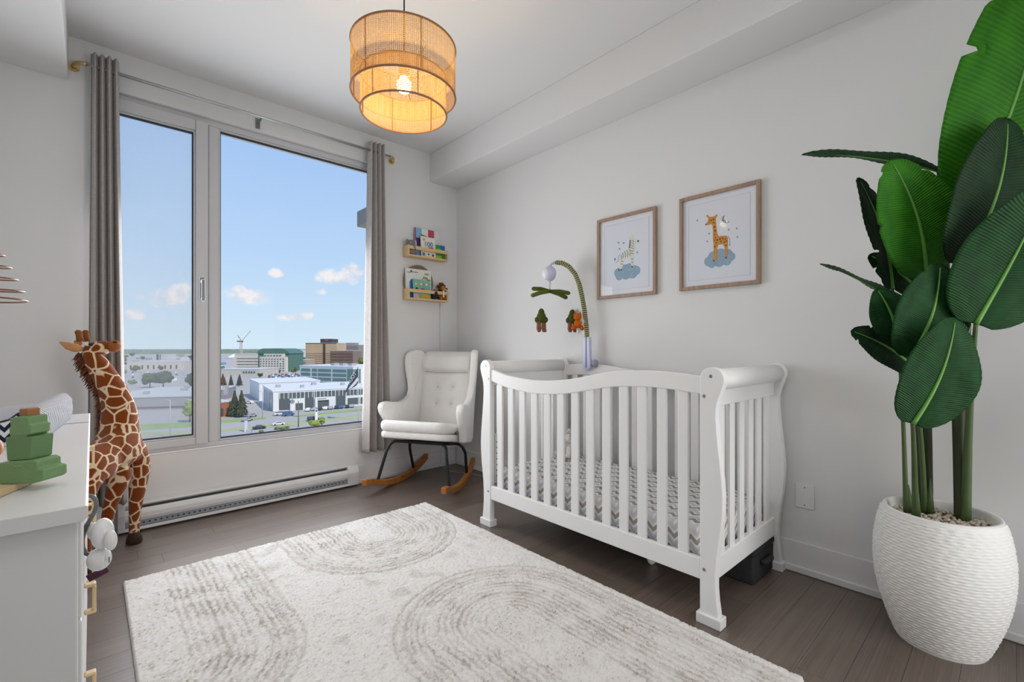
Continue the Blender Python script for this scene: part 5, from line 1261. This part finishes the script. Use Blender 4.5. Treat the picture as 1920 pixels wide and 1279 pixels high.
# green roofed hotel with cream front
ho, hw_, hh_ = bld('green_roof_building', 'dark green roofed building with cream stepped front', (484, 697), (542, 697), 663, 40, DGN, (), wm=GLG)
obj('cream_front', rbox(.13 * hw_, .97 * hw_, -6, 0, 0, .82 * hh_), CRM, ho); obj('cream_upper', rbox(.26 * hw_, .88 * hw_, -5.5, 0, .82 * hh_, .99 * hh_), CRM, ho)
wb_ = B()
for (u0, u1, v0, v1) in gridw(9, 6, .15, .96, .04, .80, .45, .45, .12) + gridw(6, 1, .29, .86, .86, .97, .45, .6): wb_.box(u0 * hw_, u1 * hw_, -6.3, -6 if v0 < .8 else -5.4, v0 * hh_, v1 * hh_)
obj('windows', wb_, GLD, ho)['kind'] = 'stuff'
obj('curved_roof', B().prism([(-.04, 1.0), (0, 1.12), (.07, 1.23), (.18, 1.28), (.72, 1.28), (.84, 1.24), (.97, 1.12), (1.03, 1.0)], lambda a, b, t: (a * hw_, t, b * hh_), -1, 40), DGN, ho)
bld('parking_structure', 'cream banded garage beside the green roofed building', (440, 693), (493, 693), 665, 50, CRM, bands(4, .08, .95, .12, .9, .32, 3), wm=mat('garage_band', '#7d7a75', .8))  # darker bands across the garage front
# bronze towers
bt_, bw, bh = bld('bronze_tower', 'bronze glass tower with dark penthouse on the skyline', (573, 686), (631, 686), 643.5, 45, BRZ, [(0, 1, .97, 1.0), (.56, .64, 0, .97)] + [(0, 1, .08 + .09 * k, .095 + .09 * k) for k in range(6)], wm=mat('bronze_band', '#54483f', .6))  # dark floor lines and one upright strip on the front
obj('penthouse', rbox(.46 * bw, .83 * bw, 2, 30, bh, bh * 1.19), DKB, bt_); obj('red_sign', rbox(.6 * bw, .72 * bw, 1.6, 2, bh * 1.10, bh * 1.16), mat('sign_red', '#b8434a', .5), bt_)
bld('low_bronze_block', 'lower brown glass block before the bronze tower', (619, 688), (662, 688), 658, 40, mat('brown_glass', '#7d675c', .35, var=.3, vscale=.08), bands(5, .02, .98, .05, .95, .3, 3), wm=mat('brown_band', '#5a4c46', .5))  # darker brown window bands
gt_, gw_, gh_ = bld('grey_tower', 'grey brown tower right of the bronze tower', (638, 679), (672, 679), 647, 40, GRB, bands(9, .02, .98, .04, .98, .35, 6), wm=mat('tower_band', '#77706f', .6))  # rows of darker grey window bands
obj('plant_room', rbox(.25 * gw_, .75 * gw_, 5, 30, gh_, gh_ * 1.13), GRB, gt_)
bld('slim_tower', 'slim pale twin slab tower on the skyline', (553, 675), (564, 675), 656.5, 30, mat('pale_tower', '#c9cacb', .8), [(.4, .52, .05, .97)], wm=GLZ)
bld('beige_garage', 'beige garage with dark openings left of the bronze tower', (544, 690), (574, 690), 675, 30, TPE, bands(2, .05, .98, .2, .95, .3, 2), wm=GLD)
bld('long_low_building', 'long low grey building with five square windows', (404, 706), (487, 706), 693, 40, mat('light_render', '#c2bdb3', .85), [(.62 + .06 * k, .655 + .06 * k, .45, .75) for k in range(5)], wm=GLD)
bld('blue_sign_building', 'pale store with a blue sign panel', (409, 691), (434, 691), 672, 40, mat('pale_store', '#cfcbd2', .8), [(.1, .6, .38, .62)], wm=mat('sign_blue', '#7aa9c9', .5))
tr_ = gp(440, 680)
tag(obj('white_canopy', B().add([(-12, -9, 12), (12, -9, 12), (12, 9, 12), (-12, 9, 12), (0, 0, 18), (-12, -9, 0), (12, -9, 0), (12, 9, 0), (-12, 9, 0)], [(0, 1, 4), (1, 2, 4), (2, 3, 4), (3, 0, 4), (5, 6, 1, 0), (6, 7, 2, 1), (7, 8, 3, 2), (8, 5, 0, 3)]), WCL, None, loc=(tr_.x, tr_.y, GZ)), 'white peaked tent roof on the skyline', 'building')
# brick building at the lower left of the right pane
bk_, bkw, bkh = bld('brick_building', 'low red brick building beside the two dark conifers', (398, 784), (438, 779), 757, 22, BRK, [(.38, .5, .08, .6), (.66, .82, .08, .6)], wm=GLZ)
# left pane: wide flat roof building and road bridge
bld('flat_roof_warehouse', 'wide warehouse with grey flat roof beyond the left pane', (180, 772), (372, 766), 748, 62, ROOFG, [(.1, .95, .15, .25)], wm=mat('warehouse_band', '#6b625f', .8))
bld('mall_building', 'long pale mall beyond the car park in the left pane', (238, 694), (345, 693), 679, 60, mat('mall_beige', '#cdc5b8', .85), gridw(9, 1, .05, .95, .1, .8, .3, .7), wm=GLZ)
bld('white_slab_block', 'white horizon apartment slab seen through the left pane', (285, 675), (313, 675), 664.5, 30, mat('pale_slab', '#cbc8c8', .8), [(.3, .45, 0, 1), (.52, .58, 0, 1)] , wm=GLZ)
wh_ = bpy.data.objects['flat_roof_warehouse']
for (x, y_, s_) in ((14, 12, 2.2), (24, 30, 3.0), (34, 20, 1.8), (42, 40, 2.6), (50, 14, 2.0), (20, 46, 2.4)): obj('roof_unit', rbox(x, x + s_, y_, y_ + s_, 5.5, 8.2), GRY, wh_)
rr_ = random.Random(11)
cols = ['#c9c4bb', '#b9b6b4', '#d6d3cd', '#a59c92', '#c3b3a5', '#b0b4b8']
lowm = [mat('low_wall_%d' % i, c, .85) for i, c in enumerate(cols)]
TAKEN = []
def free(px, py, rpx):
    a = gp(px, py); r = rpx * 31.1 / (py - HY)
    for (q, rq) in TAKEN:
        if (q - a).length < r + rq: return False
    TAKEN.append((a, r)); return True
def reserve(o_):
    bpy.context.view_layer.update()
    P_ = [o_.matrix_world @ c.matrix_local @ Vector(v) for c in o_.children for v in c.bound_box] or [o_.matrix_world @ Vector(v) for v in o_.bound_box]
    c = sum(P_, Vector()) / len(P_); c.z = GZ; TAKEN.append((c, max(math.hypot(v.x - c.x, v.y - c.y) for v in P_)))
for o_ in list(COL.objects):
    if o_.get('category') == 'building': reserve(o_)
for k in range(400):
    if k > 60 and len(TAKEN) > 60: break
    px = rr_.uniform(150, 700); py = rr_.uniform(668, 692); wd = rr_.uniform(7, 24)
    dm = rr_.uniform(25, 60)
    a_c = gp(px + wd / 2, py) + FWD * dm / 2; kk = 31.1 / (py - HY); rad = math.hypot(wd * kk, dm) / 2
    if any((q - a_c).length < rad + rq for q, rq in TAKEN): continue
    TAKEN.append((a_c, rad))
    bld('low_building', 'small pale low building in the distant town', (px, py), (px + wd, py), py - rr_.uniform(2.5, 6), dm, lowm[k % 6], gridw(4, 1, .1, .9, .2, .8, .5, .5), wm=GLZ, group='distant low town buildings')
# tower crane
cb_ = gp(452, 683); ts = 31.1 * F / (683 - HY); m_px = ts / F
cr = thing('tower_crane', 'tower crane standing on the skyline', 'crane', (cb_.x, cb_.y, GZ))
ms = B(); hgt = (683 - 640) * m_px
CRR = Vector((C_, -S_, 0))
for sx in (-1, 1):
    for sy in (-1, 1): ms.box(sx * 1.4 - .35, sx * 1.4 + .35, sy * 1.4 - .35, sy * 1.4 + .35, 0, hgt)
for k in range(14): ms.tube([(-1.4, -1.4, hgt * k / 14), (1.4, -1.4, hgt * (k + 1) / 14)], .25, 4); ms.tube([(1.4, -1.4, hgt * k / 14), (-1.4, -1.4, hgt * (k + 1) / 14)], .2, 4)
obj('mast', ms, mat('crane_white', '#c9b9b0', .6), cr)
def cpx(px, py): q = (px - 452) * m_px; return (CRR.x * q, CRR.y * q, (683 - py) * m_px)
obj('jib', B().tube([cpx(454, 639), cpx(470, 620)], .55, 4), mat('crane_pale', '#a8b0b5', .6), cr)
obj('counter_jib', B().tube([cpx(454, 640), cpx(444.5, 640)], 1.1, 4), DARKG, cr); obj('a_frame', B().tube([cpx(452, 638), cpx(445.5, 629)], .7, 4), mat('crane_red', '#8a5a58', .6), cr)
obj('cab', B().tube([cpx(451, 640.5), cpx(455.5, 640.5)], 1.4, 6), mat('crane_red', '#8a5a58', .6), cr)

# trees
FOL = [mat('foliage_%d' % i, c, .95, var=.35, vscale=.8, bump=1, bscale=1.5, bdist=.5) for i, c in enumerate(['#55643f', '#6d7d4a', '#4a5a3c', '#5d5350', '#8c9a4c'])]
CONIF = mat('conifer', '#4c5440', .95, var=.35, vscale=1.2, bump=1, bscale=2.5, bdist=.4); TRK = mat('bark', '#6a5a4a', .9)
def broad(label, px, py, hpx, wpx, fm, group=None, name='broadleaf_tree'):
    a = gp(px, py); k = 31.1 / (py - HY); h = hpx * k; r = wpx * k / 2
    t = thing(name, label, 'tree', a, 0, group); b = B(); rt = random.Random(int(px * 7 + py))
    for q in range(26):
        th = rt.uniform(0, 2 * PI); ph = rt.uniform(-1, 1); rad = rt.uniform(.45, .95)
        s = r * rt.uniform(.22, .38)
        b.ball((r * rad * math.cos(th) * math.sqrt(1 - ph * ph) * .8, r * rad * math.sin(th) * math.sqrt(1 - ph * ph) * .8, h * .6 + h * .34 * rad * ph), (s, s, s * .85), 8, 6, Matrix.Rotation(rt.random() * 6, 3, 'X'))
    b.ball((0, 0, h * .6), (r * .7, r * .7, h * .3), 12, 8)
    obj('crown', b, fm, t, False); obj('trunk', B().tube([(0, 0, 0), (0, 0, h * .5)], [h * .035, h * .02], 7), TRK, t, True)
def conifer(label, px, py, hpx, wpx, name='conifer_tree', group=None, m=CONIF):
    a = gp(px, py); k = 31.1 / (py - HY); h = hpx * k; r = wpx * k / 2
    t = thing(name, label, 'tree', a, 0, group); b = B(); rt = random.Random(int(px * 3 + py))
    for lv in range(13):
        f = lv / 13; z = h * (.10 + .86 * f); rr = r * (1 - f) ** .9 + .15
        n = 11
        for q in range(n):
            th = 2 * PI * (q + rt.random()) / n; L = rr * rt.uniform(.7, 1.1)
            b.tube([(0, 0, z + h * .06), (L * .6 * math.cos(th), L * .6 * math.sin(th), z + h * .015), (L * math.cos(th), L * math.sin(th), z - h * .025)], [h * .03, rr * .20 + .08, .05], 5)
    obj('boughs', b, m, t, False); obj('trunk', B().tube([(0, 0, 0), (0, 0, h * .97)], [h * .022, .03], 7), TRK, t, True)
conifer('left of two tall dark conifers before the showroom', 440, 781, 50, 24); conifer('right of two tall dark conifers before the showroom', 453, 782, 52, 26)
conifer('rust tinged conifer near the mullion', 418, 724, 24, 15, m=mat('rust_conifer', '#6e5540', .95, var=.3, vscale=1, bump=1, bscale=2, bdist=.4)); conifer('slim conifer second from the mullion', 433, 724, 22, 9); conifer('dark conifer third from the mullion', 449, 724, 23, 12)
broad('dark purple leafed tree before the cream front', 516, 701, 8, 19, FOL[3])
broad('small tree beside the cream front', 488.5, 708.5, 9, 12, FOL[2]); broad('small green tree left of the bronze tower', 549, 702, 13, 7, FOL[1]); broad('dark thin tree left of the bronze tower', 554, 702, 14, 6, FOL[2])
broad('large dark tree left of the sign in the left pane', 281, 727, 30, 30, FOL[0]); broad('large dark tree right of its twin in the left pane', 306, 728, 34, 36, FOL[2]); broad('dark tree cut by the sash bar in the left pane', 358, 729, 30, 22, FOL[2])
broad('pale green tree at the sash bar above the lawn', 356, 792, 42, 28, FOL[4]); broad('small dark tree near the mall', 255, 698, 12, 18, FOL[0]); broad('round tree at the left pane edge', 232, 705, 14, 14, FOL[1]); broad('small bush like tree beside the flat roof', 248, 722, 10, 16, FOL[1])
broad('bright bush by the road near the lamp post', 590, 803, 16, 22, FOL[4], name='bush'); broad('low hedge bush by the road', 604, 800, 20, 14, FOL[4], name='bush')
for k, (px, py) in enumerate(((520, 806), (530, 806), (538, 804), (490, 812))): broad('small roadside shrub by the near carriageway', px, py, 5, 11, FOL[1], 'roadside shrubs', 'bush')
for k in range(90):
    px = rr_.uniform(200, 700); py = rr_.uniform(667, 700)
    if not free(px, py, 6.5): continue
    broad('small rounded tree in the distant town', px, py, rr_.uniform(4, 8), rr_.uniform(7, 13), FOL[k % 3], 'distant town trees')
broad('green tree at the right window edge', 678, 690, 22, 16, FOL[1]); broad('yellow green tree below the grey tower', 666, 692, 12, 14, FOL[4])
# forest belt along the horizon
fb = B(); fr2 = random.Random(3)
N = 900; D_ = 2600
vs = []
for k in range(N + 1):
    a = -1.05 + 1.6 * k / N; hgt2 = 13 + 4 * math.sin(k * .05) + 3 * math.sin(k * .21) + fr2.uniform(-2.5, 2.5); 
    d = Vector((math.sin(YAW + a), math.cos(YAW + a), 0)); vs += [tuple(d * D_ + Vector((0, 0, GZ))), tuple(d * D_ + Vector((0, 0, GZ + hgt2))), tuple(d * (D_ + 900) + Vector((0, 0, GZ + 16 + fr2.uniform(-1, 3))))]
fs = []
for k in range(N): fs += [(3 * k, 3 * k + 3, 3 * k + 4, 3 * k + 1), (3 * k + 1, 3 * k + 4, 3 * k + 5, 3 * k + 2)]
fb.add(vs, fs)
tag(obj('forest_belt', fb, mat('far_forest', '#7d8f7c', .95, var=.25, vscale=.02)), 'long belt of woodland along the horizon', 'trees', kind='stuff')

# vehicles
def make_car(body_m, van=False):
    pass
CARW = mat('car_white', '#e2e2e4', .3); CARD = mat('car_dark', '#454850', .3); CARS = mat('car_silver', '#a9adb3', .3); CARB = mat('car_blue', '#3f6f9e', .3); CARR = mat('car_red', '#9a3d3a', .35); TYRE = mat('tyre', '#222224', .8)
def car_mesh():
    b = B(); out = [(-2.2, .3), (-2.25, .75), (-2.0, .95), (-1.3, 1.0), (-.75, 1.45), (.7, 1.48), (1.45, 1.0), (2.1, .88), (2.25, .6), (2.2, .3)]
    b.prism(out, lambda a, z, t: (a, t, z), -.88, .88); return b
def van_mesh():
    b = B(); out = [(-2.4, .35), (-2.45, 1.1), (-2.3, 1.9), (1.1, 1.95), (1.75, 1.2), (2.4, 1.0), (2.45, .4)]
    b.prism(out, lambda a, z, t: (a, t, z), -.95, .95); return b
gl = B().prism([(-1.2, 1.02), (-.72, 1.38), (.65, 1.41), (1.3, 1.02)], lambda a, z, t: (a, t, z), -.90, .90)
gv = B().prism([(-2.2, 1.2), (-2.15, 1.7), (1.0, 1.75), (1.5, 1.2)], lambda a, z, t: (a, t, z), -.97, .97)
wh = B()
for x in (-1.35, 1.35):
    for y_ in (-.86, .86): wh.lathe([(.34, -.1), (.34, .1)], 12, (x, y_, .34), M=Matrix.Rotation(PI / 2, 3, 'X'))
def car(label, px, py, rot, m, van=False, group=None):
    a = gp(px, py); t = thing('van' if van else 'car', label, 'van' if van else 'car', (a.x, a.y, GZ + .15), rot, group)
    key = ('v' if van else 'c')
    if key not in CM: 
        for nm, b in (('body', van_mesh() if van else car_mesh()), ('windows', gv if van else gl), ('wheels', wh)):
            me = bpy.data.meshes.new(nm); me.from_pydata(b.v, [], b.f); bm = bmesh.new(); bm.from_mesh(me); bmesh.ops.recalc_face_normals(bm, faces=bm.faces); bm.to_mesh(me); bm.free(); CM.setdefault(key, {})[nm] = me
    for nm, mm in (('body', m), ('windows', GLD), ('wheels', TYRE)):
        me = CM[key][nm]
        ck = (key, nm, mm.name)
        if ck not in CMM: c_ = me.copy(); c_.materials.append(mm); CMM[ck] = c_
        o = bpy.data.objects.new(nm, CMM[ck]); COL.objects.link(o); o.parent = t
    return t
CM, CMM = {}, {}
a1, b1 = gp(402, 822), gp(700, 792); RDIR = math.atan2(b1.y - a1.y, b1.x - a1.x)
car('dark sedan on the near carriageway left of the white car', 486, 805, RDIR, CARD); car('white crossover on the near carriageway', 522, 798, RDIR, CARW); car('dark pickup on the near carriageway behind the lamp post', 588, 790, RDIR, CARD, True)
car('white van parked at the road before the showroom', 525, 779, RDIR, CARW, True); car('blue and white van nearest the road', 541, 780, RDIR, CARB, True)
car('silver car parked before the brick building, left one', 464, 790, RDIR + .5, CARS); car('silver car parked before the brick building, right one', 472, 782, RDIR + .5, CARS); car('white car on the ramp beside the showroom', 468, 757, RDIR - .9, CARW)
for k, (px, m) in enumerate(((578, CARW), (590, CARS), (600, CARD), (611, CARW), (620, CARS), (631, CARD), (640, CARB), (651, CARD), (660, CARS))): car('%s car from the left in the row parked before the showroom' % ('first','second','third','fourth','fifth','sixth','seventh','eighth','ninth')[k], px, 771 - (px - 578) * .085, RDIR + 1.2, m, False, 'cars before the showroom')
for k in range(5): car('%s car from the mullion, parked beside the small lawn' % ('first','second','third','fourth','fifth','sixth','seventh','eighth','ninth')[k], 408 + k * 7, 741 + (k % 2) * 4, RDIR + 1.0, (CARW, CARS, CARD)[k % 3], False, 'cars near the mullion')
for k in range(44):
    px = 505 + (k % 11) * 6.2 + rr_.uniform(-.6, .6); row_ = (703.5, 706, 709, 712.5)[k // 11]
    car('small %s car parked in the far car park' % ('white', 'silver', 'dark', 'silver', 'red', 'blue')[k % 6], px, row_, RDIR + 1.57, (CARW, CARS, CARD, CARS, CARR, CARB)[k % 6], False, 'far car park cars')
for k in range(30):
    car('car parked in the hazy left pane car park', 222 + (k % 10) * 13.5 + rr_.uniform(-2, 2), (699.5, 704, 709)[k // 10], RDIR + 1.57, (CARW, CARS, CARD, CARS)[k % 4], False, 'left pane car park cars')
# lamp posts and signs
POLE = mat('pole_grey', '#b9bcbc', .6)
def post(label, px, py, top_, arm=1.5, r=.12, name='street_lamp', m=POLE):
    a = gp(px, py); k = 31.1 / (py - HY); h = (py - top_) * k
    t = thing(name, label, 'street lamp', a); obj('pole', B().tube([(0, 0, 0), (0, 0, h)], [r * 1.3, r], 8), m, t, True)
    if arm: obj('arm', B().tube([(0, 0, h - .1), (-arm * C_ * .6, arm * S_ * .6, h + .25), (-arm * C_, arm * S_, h + .25)], [r * .8, r * .7, r * .9], 6), m, t, True)
post('tall street lamp in the left pane', 319, 822, 751); post('dark pole by the road at the showroom entrance', 559.5, 801, 752, 0, .16, m=mat('pole_dark', '#6a6a66', .7)); post('thin pole before the showroom corner', 492, 786, 735, 1.2, .1); post('slim pole near the road left of centre', 472, 812, 788, 0, .1)
sgp = gp(593, 791)
sg = thing('sign_pylon', 'white sign pylon by the road', 'sign', sgp); obj('slab', rbox(-.55, .55, -.2, .2, 0, 5.2), WCL, sg); obj('logo_disc', B().lathe([(.4, 0), (.4, .05)], 16, (0, -.2, 4.6), M=Matrix.Rotation(PI / 2, 3, 'X')), DARKG, sg)
sg2 = gp(461, 810)
sg = thing('sign_pylon', 'pale narrow sign board by the road near the mullion', 'sign', sg2); obj('slab', rbox(-.5, .5, -.15, .15, 0, 4.2), mat('pale_sign', '#c9c9d6', .7), sg); obj('cap', rbox(-.55, .55, -.18, .18, 4.2, 4.4), GREYMET, sg)
sg3 = gp(323, 718)
sg = thing('sign_pylon', 'white and blue store sign in the left pane', 'sign', sg3); obj('panel', rbox(-3.2, 3.2, -.4, .4, 2, 6), WCL, sg); obj('blue_panel', rbox(-3, 3, -.5, -.4, 4.4, 5.6), mat('sign_blue', '#7aa9c9', .5), sg); obj('pole', rbox(-.5, .5, -.3, .3, 0, 2), POLE, sg)
# tall flag pole with a dark hanging flag
fp = gp(672, 790); kf = 31.1 / (790 - HY)
fl_ = thing('flag_pole', 'white flagpole with dark lettered flag at the right window edge', 'flag', fp); fh = (790 - 688) * kf
obj('pole', B().tube([(0, 0, 0), (0, 0, fh)], [.16, .08], 8), WCL, fl_, True)
def fpt(px, py, dd=0): q = (px - 672) * kf; return (CRR.x * q + FWD.x * dd, CRR.y * q + FWD.y * dd, (790 - py) * kf)
fo = [(671.5, 688), (668, 695), (661, 705), (655, 716), (651, 727), (645, 738), (652, 733), (660, 728), (667, 724), (671, 719), (673, 708)]
fg = B(); n = len(fo); fg.add([fpt(x, y, -.05) for x, y in fo] + [fpt(x, y, .05) for x, y in fo], [tuple(range(n)), tuple(range(2 * n - 1, n - 1, -1))] + [(k, k + n, (k + 1) % n + n, (k + 1) % n) for k in range(n)])
fgo = obj('flag', fg, mat('flag_dark', '#4a4d55', .8), fl_)
fw = [(670.5, 707), (664, 716), (657, 724), (652, 732), (660, 727), (668, 719), (672, 712)]; n = len(fw)
obj('white_panel', B().add([fpt(x, y, -.1) for x, y in fw] + [fpt(x, y, -.06) for x, y in fw], [tuple(range(n)), tuple(range(2 * n - 1, n - 1, -1))] + [(k, k + n, (k + 1) % n + n, (k + 1) % n) for k in range(n)]), WCL, fgo)
tx = bpy.data.curves.new('lettering', 'FONT'); tx.body = 'AUOT'; tx.size = 9 * kf; tx.extrude = .02; tx.align_x = 'CENTER'
to = bpy.data.objects.new('lettering', tx); COL.objects.link(to); to.parent = fgo
to.location = fpt(662.5, 711, -.2); to.rotation_mode = 'QUATERNION'
ex = (CRR * .55 + Vector((0, 0, .83))).normalized(); ez = -FWD; ey = ez.cross(ex)
to.rotation_quaternion = Matrix((ex, ey, ez)).transposed().to_quaternion(); tx.materials.append(WCL); text_mesh(to)
